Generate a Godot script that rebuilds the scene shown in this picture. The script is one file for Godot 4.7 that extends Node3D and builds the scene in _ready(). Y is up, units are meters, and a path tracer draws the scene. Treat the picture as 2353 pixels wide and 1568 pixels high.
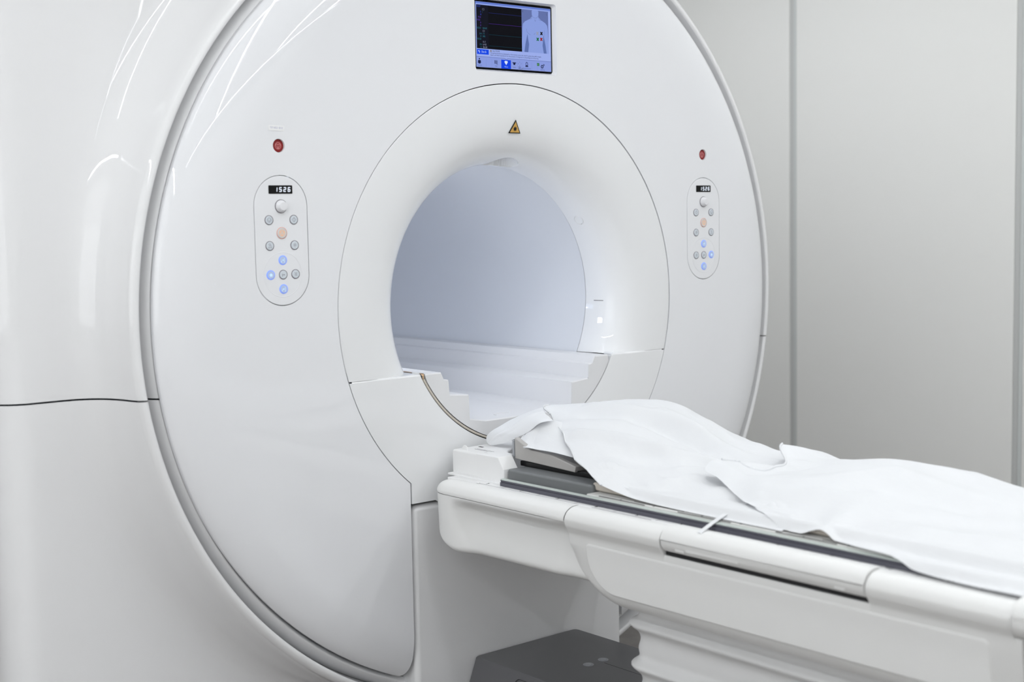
extends Node3D
# A magnetic resonance scanner with its patient couch in a white screened room.
# The bore axis runs along z at height H; the flat front of the scanner lies in the plane z = 0 and the couch comes towards +z.

const H := 1.06
const SY := -0.156          # height (from the axis) of the ledge and of the seam round the shell
var M := {}
var ts
var font_ids := {}

class MB:
	var v := PackedVector3Array()
	var n := PackedVector3Array()
	var uv := PackedVector2Array()
	var i := PackedInt32Array()

	func vert(p: Vector3, nn: Vector3, t := Vector2.ZERO) -> int:
		v.append(p); n.append(nn); uv.append(t)
		return v.size() - 1

	func tri(a: int, b: int, c: int) -> void:
		var g := (v[b] - v[a]).cross(v[c] - v[a])
		if g.length_squared() < 1e-20:
			return
		if g.dot(n[a] + n[b] + n[c]) > 0.0:
			i.append(a); i.append(c); i.append(b)
		else:
			i.append(a); i.append(b); i.append(c)

	# rows of points; equal neighbouring rows split the sheet into patches with a crease between. mode 0: normals along hint, 1: towards the point hint, 2: away from it
	func grid(rows: Array, hint: Vector3, mode := 0, wrap := false) -> void:
		var start := 0
		for k in range(1, rows.size() + 1):
			var cut := k == rows.size()
			if not cut:
				cut = true
				for j in rows[k].size():
					if not rows[k][j].is_equal_approx(rows[k - 1][j]):
						cut = false
						break
			if cut:
				if k - start > 1:
					patch(rows.slice(start, k), hint, mode, wrap, start, rows.size())
				start = k

	func patch(rows: Array, hint: Vector3, mode: int, wrap: bool, first: int, total: int) -> void:
		var h := rows.size()
		var w: int = rows[0].size()
		var ns := PackedVector3Array()
		var sum := 0.0
		for a in h:
			for b in w:
				var bl: int = b - 1
				var br: int = b + 1
				if wrap:
					bl = (w - 2) if b == 0 else bl
					br = 1 if b == w - 1 else br
				else:
					bl = maxi(bl, 0); br = mini(br, w - 1)
				var al := maxi(a - 1, 0)
				var ar := mini(a + 1, h - 1)
				var nn: Vector3 = (rows[a][br] - rows[a][bl]).cross(rows[ar][b] - rows[al][b])
				if nn.length_squared() < 1e-18:
					nn = (rows[ar][br] - rows[al][bl]).cross(rows[ar][bl] - rows[al][br])
				nn = nn.normalized()
				ns.append(nn)
				var to := hint
				if mode == 1:
					to = hint - rows[a][b]
				elif mode == 2:
					to = rows[a][b] - hint
				sum += nn.dot(to)
		var s := -1.0 if sum < 0.0 else 1.0
		var at := v.size()
		for a in h:
			for b in w:
				vert(rows[a][b], ns[a * w + b] * s, Vector2(b / float(w - 1), (first + a) / float(maxi(total - 1, 1))))
		for a in h - 1:
			for b in w - 1:
				var q := at + a * w + b
				tri(q, q + 1, q + w + 1)
				tri(q, q + w + 1, q + w)

	# a flat polygon given in two dimensions and put in place by map(u, v)
	func flat(poly: PackedVector2Array, map: Callable, nn: Vector3) -> void:
		var t := Geometry2D.triangulate_polygon(poly)
		var at := v.size()
		for q in poly:
			vert(map.call(q.x, q.y), nn, q)
		for k in range(0, t.size(), 3):
			tri(at + t[k], at + t[k + 1], at + t[k + 2])

	# a solid: poly (u, v) from w0 to w1 with rounded rims
	func extrude(poly: PackedVector2Array, w0: float, w1: float, bev: float, map: Callable, soft := 40.0, steps := 3) -> void:
		var p := poly
		if area(p) < 0.0:
			p = p.duplicate()
			p.reverse()
		var c := p.size()
		var en := []
		for j in c:
			var e := (p[(j + 1) % c] - p[j]).normalized()
			en.append(Vector2(e.y, -e.x))
		var mit := []
		var sn := []
		for j in c:
			var a: Vector2 = en[(j + c - 1) % c]
			var b: Vector2 = en[j]
			var m := (a + b).normalized()
			mit.append(m / maxf(m.dot(b), 0.35))
			sn.append(m if a.dot(b) > cos(deg_to_rad(soft)) else Vector2.ZERO)
		var o: Vector3 = map.call(0.0, 0.0, 0.0)
		var ux: Vector3 = map.call(1.0, 0.0, 0.0) - o
		var uy: Vector3 = map.call(0.0, 1.0, 0.0) - o
		var uw: Vector3 = (map.call(0.0, 0.0, 1.0) - o).normalized()
		var offs := []
		for k in steps + 1:
			var th := PI / 2 * k / steps
			offs.append([-bev * (1 - sin(th)), w1 - bev * (1 - cos(th)), sin(th), cos(th)])
		for k in range(steps, -1, -1):
			var th := PI / 2 * k / steps
			offs.append([-bev * (1 - sin(th)), w0 + bev * (1 - cos(th)), sin(th), -cos(th)])
		for j in c:
			var j2 := (j + 1) % c
			var at := v.size()
			for f in offs:
				for e in 2:
					var jj: int = j if e == 0 else j2
					var q: Vector2 = p[jj] + mit[jj] * f[0]
					var s2: Vector2 = en[j] if sn[jj] == Vector2.ZERO else sn[jj]
					var nn: Vector3 = (ux * s2.x + uy * s2.y).normalized() * f[2] + uw * f[3]
					vert(map.call(q.x, q.y, f[1]), nn.normalized(), q)
			for k in offs.size() - 1:
				tri(at + 2 * k, at + 2 * k + 1, at + 2 * k + 3)
				tri(at + 2 * k, at + 2 * k + 3, at + 2 * k + 2)
		var cap := PackedVector2Array()
		for j in c:
			cap.append(p[j] - mit[j] * bev)
		flat(cap, func(x, y): return map.call(x, y, w1), uw)
		flat(cap, func(x, y): return map.call(x, y, w0), -uw)

	func area(p: PackedVector2Array) -> float:
		var s := 0.0
		for j in p.size():
			s += p[j].cross(p[(j + 1) % p.size()])
		return s

	# a box with rounded edges
	func rbox(lo: Vector3, hi: Vector3, r: float, seg := 3) -> void:
		var cc := (lo + hi) / 2
		var hf := (hi - lo) / 2 - Vector3.ONE * r
		var at := v.size()
		var lat := []
		for k in seg + 1:
			lat.append([-PI / 2 + PI / 2 * k / seg, -1.0])
		for k in seg + 1:
			lat.append([PI / 2 * k / seg, 1.0])
		var lon := []
		for q in 4:
			for k in seg + 1:
				lon.append([PI / 2 * (q + k / float(seg)), q])
		lon.append([TAU, 0])
		var w := lon.size()
		var sg := [Vector2(1, 1), Vector2(-1, 1), Vector2(-1, -1), Vector2(1, -1)]
		for a in lat:
			for b in lon:
				var nn := Vector3(cos(a[0]) * cos(b[0]), sin(a[0]), cos(a[0]) * sin(b[0]))
				var s: Vector2 = sg[b[1]]
				vert(cc + Vector3(s.x * hf.x, a[1] * hf.y, s.y * hf.z) + nn * r, nn)
		for a in lat.size() - 1:
			for b in w - 1:
				var q := at + a * w + b
				tri(q, q + 1, q + w + 1)
				tri(q, q + w + 1, q + w)
		for e in [-1.0, 1.0]:
			var c0 := v.size()
			for s in sg:
				vert(cc + Vector3(s.x * hf.x, e * (hf.y + r), s.y * hf.z), Vector3(0, e, 0))
			tri(c0, c0 + 1, c0 + 2)
			tri(c0, c0 + 2, c0 + 3)

	# the part of this mesh where dir . p >= d
	func kept(dir: Vector3, d: float) -> MB:
		var o := MB.new()
		for k in range(0, i.size(), 3):
			var s := []
			for e in 3:
				s.append(dir.dot(v[i[k + e]]) - d)
			var out := []
			for e in 3:
				var a := i[k + e]
				var b := i[k + (e + 1) % 3]
				var sa: float = s[e]
				var sb: float = s[(e + 1) % 3]
				if sa >= 0:
					out.append(o.vert(v[a], n[a], uv[a]))
				if (sa >= 0) != (sb >= 0):
					var t := sa / (sa - sb)
					out.append(o.vert(v[a].lerp(v[b], t), n[a].lerp(n[b], t).normalized(), uv[a].lerp(uv[b], t)))
			for e in range(1, out.size() - 1):
				o.tri(out[0], out[e], out[e + 1])
		return o

	func add(o: MB) -> void:
		var at := v.size()
		v.append_array(o.v); n.append_array(o.n); uv.append_array(o.uv)
		for k in o.i:
			i.append(at + k)

	# a tube along points
	func tube(pts: Array, r: float, seg := 10, flat_y := 1.0) -> void:
		var rows := []
		for k in pts.size():
			var t: Vector3 = (pts[mini(k + 1, pts.size() - 1)] - pts[maxi(k - 1, 0)]).normalized()
			var up := Vector3(0, 0, 1) if absf(t.z) < 0.9 else Vector3(0, 1, 0)
			var s := t.cross(up).normalized()
			var u := s.cross(t)
			var row := PackedVector3Array()
			for j in seg + 1:
				var a := TAU * j / seg
				row.append(pts[k] + s * cos(a) * r + u * sin(a) * r * flat_y)
			rows.append(row)
		for k in rows.size() - 1:
			patch([rows[k], rows[k + 1]], (pts[k] + pts[k + 1]) / 2, 2, true, 0, 2)

	func to_mesh(mesh: ArrayMesh = null) -> ArrayMesh:
		if mesh == null:
			mesh = ArrayMesh.new()
		var a := []
		a.resize(Mesh.ARRAY_MAX)
		a[Mesh.ARRAY_VERTEX] = v
		a[Mesh.ARRAY_NORMAL] = n
		a[Mesh.ARRAY_TEX_UV] = uv
		a[Mesh.ARRAY_INDEX] = i
		mesh.add_surface_from_arrays(Mesh.PRIMITIVE_TRIANGLES, a)
		return mesh


func V(x: float, y: float, z: float) -> Vector3:
	return Vector3(x, y, z)


# ---------------------------------------------------------------- nodes
func tag(o: Node3D, label := "", category := "", group := "", kind := "") -> void:
	for k in [["label", label], ["category", category], ["group", group], ["kind", kind]]:
		if k[1] != "":
			o.set_meta(k[0], k[1])


func thing(called: String, label: String, category: String, at := Vector3.ZERO) -> Node3D:
	var o := Node3D.new()
	o.name = called
	add_child(o, true)
	o.position = at
	tag(o, label, category)
	return o


# parts of the scanner and the couch are modelled about the bore axis, so they are lifted by H under their roots
func obj(called: String, mb, mat, parent: Node3D, at := Vector3.ZERO, label := "") -> MeshInstance3D:
	var o := MeshInstance3D.new()
	o.name = called
	o.mesh = mb.to_mesh() if mb is MB else mb
	if mat is Array:
		for k in mat.size():
			o.set_surface_override_material(k, mat[k])
	elif mat != null:
		o.material_override = mat
	o.position = at
	if label != "":
		o.set_meta("label", label)
	parent.add_child(o, true)
	return o


const UP := Vector3(0, 1.06, 0)


# ---------------------------------------------------------------- pictures
func glyphs(img: Image, text: String, x: float, y: float, size: int, col: Color, face := "Droid Sans") -> float:
	if not font_ids.has(face):
		var f := SystemFont.new()
		f.font_names = PackedStringArray([face])
		font_ids[face] = [f, f.get_rids()[0]]
	var rid: RID = font_ids[face][1]
	var sz := Vector2i(size, 0)
	for ch in text:
		var g: int = ts.font_get_glyph_index(rid, size, ch.unicode_at(0), 0)
		ts.font_render_glyph(rid, sz, g)
		var r: Rect2 = ts.font_get_glyph_uv_rect(rid, sz, g)
		var off: Vector2 = ts.font_get_glyph_offset(rid, sz, g)
		var ti: int = ts.font_get_glyph_texture_idx(rid, sz, g)
		if r.size.x > 0 and ti >= 0:
			var src: Image = ts.font_get_texture_image(rid, sz, ti)
			for py in int(r.size.y):
				for px in int(r.size.x):
					var a := src.get_pixel(int(r.position.x) + px, int(r.position.y) + py).a
					var ix := int(x + off.x) + px
					var iy := int(y + off.y) + py
					if a > 0.02 and ix >= 0 and iy >= 0 and ix < img.get_width() and iy < img.get_height():
						img.set_pixel(ix, iy, img.get_pixel(ix, iy).lerp(col, a))
		x += ts.font_get_glyph_advance(rid, size, g).x
	return x


func stroke(img: Image, pts: Array, wd: float, col: Color) -> void:
	for k in pts.size() - 1:
		var a: Vector2 = pts[k]
		var b: Vector2 = pts[k + 1]
		var lo := a.min(b) - Vector2(wd + 1, wd + 1)
		var hi := a.max(b) + Vector2(wd + 1, wd + 1)
		for y in range(maxi(int(lo.y), 0), mini(int(hi.y) + 1, img.get_height())):
			for x in range(maxi(int(lo.x), 0), mini(int(hi.x) + 1, img.get_width())):
				var p := Vector2(x + 0.5, y + 0.5)
				var d := p.distance_to(Geometry2D.get_closest_point_to_segment(p, a, b))
				var c := clampf(wd / 2 + 0.5 - d, 0, 1)
				if c > 0:
					img.set_pixel(x, y, img.get_pixel(x, y).lerp(col, c))


func fill(img: Image, pts: Array, col: Color) -> void:
	var lo := 1e9
	var hi := -1e9
	for p in pts:
		lo = minf(lo, p.y); hi = maxf(hi, p.y)
	for y in range(maxi(int(lo), 0), mini(int(hi) + 1, img.get_height())):
		var yy := y + 0.5
		var xs := []
		for k in pts.size():
			var a: Vector2 = pts[k]
			var b: Vector2 = pts[(k + 1) % pts.size()]
			if (a.y <= yy) != (b.y <= yy):
				xs.append(a.x + (yy - a.y) / (b.y - a.y) * (b.x - a.x))
		xs.sort()
		for k in range(0, xs.size() - 1, 2):
			img.fill_rect(Rect2i(int(round(xs[k])), y, maxi(int(round(xs[k + 1])) - int(round(xs[k])), 1), 1), col)


func loop(cx: float, cy: float, r: float, a0 := 0.0, a1 := TAU, n := 24, ry := -1.0) -> Array:
	var o := []
	for k in n + 1:
		var a := a0 + (a1 - a0) * k / n
		o.append(Vector2(cx + cos(a) * r, cy + sin(a) * (r if ry < 0 else ry)))
	return o


func seven(img: Image, ch: String, x: float, y: float, w: float, h: float, wd: float, col: Color) -> void:
	var on := {"1": "ef", "5": "afgcd", "2": "abged", "6": "afgcde"}
	var sl := h * 0.08
	var P := func(u, q): return Vector2(x + u * w + (1 - q) * sl, y + q * h)
	var g := 0.07
	var seg := {"a": [[g, 0], [1 - g, 0]], "b": [[1, g], [1, 0.5 - g]], "c": [[1, 0.5 + g], [1, 1 - g]], "d": [[g, 1], [1 - g, 1]], "e": [[0, 0.5 + g], [0, 1 - g]], "f": [[0, g], [0, 0.5 - g]], "g": [[g, 0.5], [1 - g, 0.5]]}
	for s in on[ch]:
		stroke(img, [P.call(seg[s][0][0], seg[s][0][1]), P.call(seg[s][1][0], seg[s][1][1])], wd, col)


func icon(kind: String, back: Color, ink: Color) -> ImageTexture:
	var im := Image.create(64, 64, false, Image.FORMAT_RGBA8)
	im.fill(back)
	var L := func(pts, wd): stroke(im, pts, wd, ink)
	var v2 := func(x, y): return Vector2(x, y)
	match kind:
		"wedge":
			L.call(loop(32, 32, 19), 3.0)
			L.call([v2.call(15, 30), v2.call(22, 30), v2.call(32, 48), v2.call(42, 30), v2.call(49, 30)], 3.0)
		"diamond":
			L.call([v2.call(32, 12), v2.call(52, 32), v2.call(32, 52), v2.call(12, 32), v2.call(32, 12)], 3.0)
			L.call([v2.call(32, 20), v2.call(32, 44)], 3.0)
		"warn":
			L.call(loop(32, 32, 20), 5.0)
			L.call([v2.call(17, 24), v2.call(47, 24), v2.call(32, 48), v2.call(17, 24)], 5.0)
		"stop":
			L.call(loop(32, 32, 20), 4.0)
			L.call([v2.call(14, 23), v2.call(50, 23), v2.call(32, 52), v2.call(14, 23)], 4.0)
			L.call([v2.call(32, 23), v2.call(32, 50)], 4.0)
		"fan":
			L.call(loop(28, 26, 12, -2.6, -0.4), 2.6)
			L.call([v2.call(22, 24), v2.call(34, 25), v2.call(42, 31), v2.call(46, 38)], 2.6)
			L.call([v2.call(20, 32), v2.call(30, 33), v2.call(36, 38)], 2.6)
			L.call([v2.call(16, 47), v2.call(48, 47)], 2.6)
			L.call([v2.call(22, 42), v2.call(16, 47), v2.call(22, 52)], 2.6)
			L.call([v2.call(42, 42), v2.call(48, 47), v2.call(42, 52)], 2.6)
		"lamp":
			L.call(loop(32, 30, 7), 3.0)
			L.call([v2.call(32, 37), v2.call(32, 52)], 3.0)
			for a in 7:
				var d := Vector2.from_angle(-PI / 2 + (a - 3) * 0.72)
				L.call([v2.call(32, 30) + d * 11, v2.call(32, 30) + d * 18], 2.4)
		"out", "in":
			L.call([v2.call(44, 14), v2.call(46, 24)], 4.0)
			L.call([v2.call(20, 32), v2.call(48, 32)], 3.6)
			var e := 20.0 if kind == "out" else 42.0
			var s := 8.0 if kind == "out" else -8.0
			L.call([v2.call(e + s, 26), v2.call(e, 32), v2.call(e + s, 38)], 3.0)
			L.call([v2.call(44, 40), v2.call(46, 52)], 4.0)
			L.call([v2.call(18, 40), v2.call(14, 50)], 4.0)
		"home":
			L.call([v2.call(18, 33), v2.call(32, 20), v2.call(46, 33)], 4.5)
			fill(im, [v2.call(22, 34), v2.call(32, 25), v2.call(42, 34), v2.call(42, 48), v2.call(36, 48), v2.call(36, 39), v2.call(28, 39), v2.call(28, 48), v2.call(22, 48)], ink)
		"play":
			fill(im, [v2.call(18, 24), v2.call(24, 24), v2.call(24, 48), v2.call(18, 48)], ink)
			fill(im, [v2.call(30, 27), v2.call(50, 33), v2.call(30, 40)], ink)
		"level":
			L.call([v2.call(20, 18), v2.call(26, 22), v2.call(42, 22), v2.call(44, 18)], 3.0)
			L.call([v2.call(20, 48), v2.call(26, 42), v2.call(42, 42), v2.call(44, 48)], 3.0)
			L.call([v2.call(16, 32), v2.call(48, 32)], 2.6)
			L.call([v2.call(32, 24), v2.call(32, 40)], 2.6)
	return ImageTexture.create_from_image(im)


func screen_picture() -> Image:
	var im := Image.create(768, 498, false, Image.FORMAT_RGBA8)
	var v2 := func(x, y): return Vector2(x, y)
	var pale := Color(0.60, 0.67, 0.93)
	im.fill(Color(0.63, 0.70, 0.95))
	im.fill_rect(Rect2i(0, 0, 768, 20), Color(0.40, 0.50, 0.82))
	im.fill_rect(Rect2i(0, 14, 768, 10), Color(0.58, 0.66, 0.93))
	# wave area
	im.fill_rect(Rect2i(8, 24, 456, 332), Color(0.03, 0.035, 0.06))
	im.fill_rect(Rect2i(8, 24, 118, 332), Color(0.06, 0.07, 0.12))
	for w in [[78, Color(0.12, 0.16, 0.42)], [160, Color(0.26, 0.14, 0.5)], [244, Color(0.05, 0.22, 0.28)], [330, Color(0.05, 0.22, 0.28)]]:
		im.fill_rect(Rect2i(130, w[0], 334, 3), w[1])
	var blue := Color(0.2, 0.3, 0.8)
	var vio := Color(0.42, 0.25, 0.8)
	var teal := Color(0.2, 0.55, 0.62)
	var rows := [["RESP", blue, ""], ["", blue, "#"], ["0", blue, "/"], ["M", blue, ""], ["PER", vio, ""], ["RISE", vio, ""], ["0", vio, ""], ["0", vio, ""], ["ECG1", teal, "WAVE"], ["", teal, "#"], ["2m", teal, "/ E"], ["0", teal, "MG"], ["ECG2", teal, ""], ["", teal, "LL I"], ["2m", teal, "LA II"], ["0", teal, "RA III"]]
	for k in rows.size():
		var y := 42.0 + k * 20.6
		var wd: float = rows[k][0].length() * 10.5
		glyphs(im, rows[k][0], 56 - wd, y, 17, rows[k][1])
		if rows[k][2] == "#":
			stroke(im, [v2.call(70, y - 12), v2.call(86, y - 12), v2.call(86, y), v2.call(70, y), v2.call(70, y - 12)], 2.0, Color(0.5, 0.52, 0.6))
		elif rows[k][2] != "":
			glyphs(im, rows[k][2], 68, y, 17, Color(0.75, 0.78, 0.9) if k > 12 else teal)
	# torso
	im.fill_rect(Rect2i(464, 24, 280, 332), Color(0.40, 0.46, 0.68))
	var tx := func(pts): return pts.map(func(q): return Vector2(464 + q.x, 24 + q.y))
	fill(im, tx.call([v2.call(0, 332), v2.call(0, 250), v2.call(6, 190), v2.call(8, 140), v2.call(14, 112), v2.call(36, 92), v2.call(86, 70), v2.call(108, 50), v2.call(106, 8), v2.call(112, 0), v2.call(172, 0), v2.call(178, 8), v2.call(176, 50), v2.call(200, 70), v2.call(248, 92), v2.call(268, 112), v2.call(274, 140), v2.call(276, 190), v2.call(280, 250), v2.call(280, 332)]), Color(0.56, 0.64, 0.90))
	fill(im, tx.call([v2.call(58, 190), v2.call(74, 270), v2.call(64, 332), v2.call(24, 332), v2.call(36, 270)]), Color(0.38, 0.46, 0.70))
	fill(im, tx.call([v2.call(228, 190), v2.call(248, 270), v2.call(258, 332), v2.call(228, 332), v2.call(216, 270)]), Color(0.38, 0.46, 0.70))
	var ln := Color(0.42, 0.48, 0.66)
	stroke(im, tx.call(loop(142, 30, 34, 0.3, PI - 0.3, 12, 30.0)), 2.0, ln)
	stroke(im, tx.call([v2.call(108, 50), v2.call(106, 66), v2.call(72, 74)]), 2.0, ln)
	stroke(im, tx.call([v2.call(178, 50), v2.call(184, 72), v2.call(214, 74)]), 2.0, ln)
	stroke(im, tx.call([v2.call(136, 72), v2.call(142, 86), v2.call(148, 72)]), 2.0, ln)
	stroke(im, tx.call([v2.call(50, 150), v2.call(56, 176), v2.call(90, 196)]), 2.0, ln)
	stroke(im, tx.call([v2.call(126, 190), v2.call(140, 178)]), 2.0, ln)
	stroke(im, tx.call([v2.call(236, 150), v2.call(232, 200)]), 2.0, ln)
	glyphs(im, "R", 470, 48, 22, Color(0.3, 0.34, 0.44))
	glyphs(im, "L", 722, 52, 22, Color(0.3, 0.34, 0.44))
	for q in [[164, 178, Color(0.60, 0.63, 0.72)], [206, 176, Color(0.02, 0.03, 0.04)], [166, 224, Color(0.10, 0.42, 0.24)], [204, 222, Color(0.62, 0.12, 0.10)]]:
		var c: Vector2 = Vector2(464 + q[0], 24 + q[1])
		for s in [-1.0, 1.0]:
			stroke(im, [c + Vector2(-9, -9 * s), c + Vector2(9, 9 * s)], 8.0, q[2])
		stroke(im, [c + Vector2(0, -4), c + Vector2(0, 4)], 12.0, q[2])
	# message
	im.fill_rect(Rect2i(8, 362, 116, 38), Color(0.07, 0.28, 0.92))
	glyphs(im, "Back", 52, 388, 22, Color(0.85, 0.9, 1.0), "Droid Serif")
	stroke(im, [v2.call(22, 376), v2.call(34, 376), v2.call(37, 384), v2.call(30, 390)], 3.0, Color(0.9, 0.93, 1))
	stroke(im, [v2.call(28, 370), v2.call(21, 376), v2.call(28, 382)], 3.0, Color(0.9, 0.93, 1))
	fill(im, [v2.call(146, 360), v2.call(154, 374), v2.call(138, 374)], Color(0.45, 0.36, 0.12))
	glyphs(im, "CAUTION", 158, 375, 18, Color(0.3, 0.34, 0.42))
	glyphs(im, "The gating waveforms displayed on the monitor are to be used for generating MRI images.", 140, 390, 13, Color(0.25, 0.28, 0.42))
	glyphs(im, "Never use these waveforms for the purpose of diagnosis or physiological monitoring.", 140, 405, 13, Color(0.25, 0.28, 0.42))
	# bottom bar
	im.fill_rect(Rect2i(0, 418, 768, 80), Color(0.56, 0.63, 0.90))
	stroke(im, [v2.call(0, 418), v2.call(284, 418), v2.call(300, 432), v2.call(316, 418), v2.call(768, 418)], 2.5, Color(0.36, 0.42, 0.66))
	for x in [96, 152, 346, 414, 460, 562, 620]:
		im.fill_rect(Rect2i(x, 434, 2, 62), Color(0.50, 0.57, 0.84))
	im.fill_rect(Rect2i(248, 430, 98, 68), Color(0.06, 0.27, 0.92))
	var dk := Color(0.10, 0.13, 0.28)
	fill(im, loop(296, 446, 9) + loop(302, 446, 9), Color(0.88, 0.92, 1))
	fill(im, loop(290, 446, 9), Color(0.88, 0.92, 1))
	fill(im, loop(305, 446, 9), Color(0.88, 0.92, 1))
	fill(im, [v2.call(282, 450), v2.call(313, 450), v2.call(298, 470)], Color(0.88, 0.92, 1))
	glyphs(im, "Wave", 280, 488, 15, Color(0.85, 0.9, 1))
	fill(im, loop(30, 436, 6), dk)
	fill(im, [v2.call(18, 446), v2.call(42, 446), v2.call(46, 466), v2.call(40, 466), v2.call(40, 472), v2.call(20, 472), v2.call(20, 466), v2.call(14, 466)], dk)
	glyphs(im, "Patient", 10, 490, 14, Color(0.3, 0.4, 0.6))
	for r in 3:
		for c in 2:
			stroke(im, [v2.call(180 + c * 16, 440 + r * 9), v2.call(192 + c * 16, 440 + r * 9), v2.call(192 + c * 16, 446 + r * 9), v2.call(180 + c * 16, 446 + r * 9), v2.call(180 + c * 16, 440 + r * 9)], 2.0, dk)
	stroke(im, [v2.call(198, 466), v2.call(212, 470)], 2.0, dk)
	glyphs(im, "Coil", 184, 488, 14, Color(0.35, 0.4, 0.6))
	fill(im, [v2.call(362, 444), v2.call(400, 444), v2.call(400, 450), v2.call(392, 450), v2.call(390, 464), v2.call(372, 464), v2.call(370, 450), v2.call(362, 450)], dk)
	glyphs(im, "Table", 364, 488, 14, Color(0.35, 0.4, 0.6))
	for d in [[0, -1], [0, 1], [1, 0], [-1, 0]]:
		var c := Vector2(437, 452) + Vector2(d[0], d[1]) * 10
		fill(im, [c + Vector2(-4 * absf(d[1]) + d[0] * 4.0, -4 * absf(d[0]) + d[1] * 4.0), c + Vector2(4 * absf(d[1]) - d[0] * 0.0, 4 * absf(d[0])), c + Vector2(d[0], d[1]) * 5], dk)
	glyphs(im, "Auto", 424, 482, 12, dk)
	glyphs(im, "Return", 424, 494, 12, dk)
	fill(im, [v2.call(464, 482), v2.call(472, 487), v2.call(464, 492)], Color(0.4, 0.42, 0.3))
	stroke(im, loop(510, 450, 10, 0, TAU, 20, 13.0), 4.0, dk)
	fill(im, [v2.call(497, 462), v2.call(523, 462), v2.call(525, 472), v2.call(495, 472)], dk)
	glyphs(im, "Environment", 472, 490, 14, Color(0.3, 0.38, 0.6))
	im.fill_rect(Rect2i(618, 436, 24, 22), Color(0.20, 0.45, 0.24))
	glyphs(im, "ACC", 619, 452, 10, Color(0.7, 0.85, 0.75))
	stroke(im, loop(672, 462, 9), 5.0, dk)
	for a in 8:
		stroke(im, [v2.call(672, 462) + Vector2.from_angle(a * PI / 4) * 11, v2.call(672, 462) + Vector2.from_angle(a * PI / 4) * 15], 4.0, dk)
	stroke(im, loop(690, 448, 5), 3.5, dk)
	glyphs(im, "Setting", 654, 492, 14, Color(0.35, 0.4, 0.6))
	return im


# ---------------------------------------------------------------- materials
func plastic(name_: String, c: Color, rough := 0.35, coat := 0.5, coat_rough := 0.06) -> StandardMaterial3D:
	var m := StandardMaterial3D.new()
	m.resource_name = name_
	m.albedo_color = c
	m.roughness = rough
	if coat > 0:
		m.clearcoat_enabled = true
		m.clearcoat = coat
		m.clearcoat_roughness = coat_rough
		m.metallic_specular = 0.3
	return m


func noise(freq: float, seed_: int, octaves := 4) -> FastNoiseLite:
	var f := FastNoiseLite.new()
	f.seed = seed_
	f.frequency = freq
	f.fractal_octaves = octaves
	return f


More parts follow.
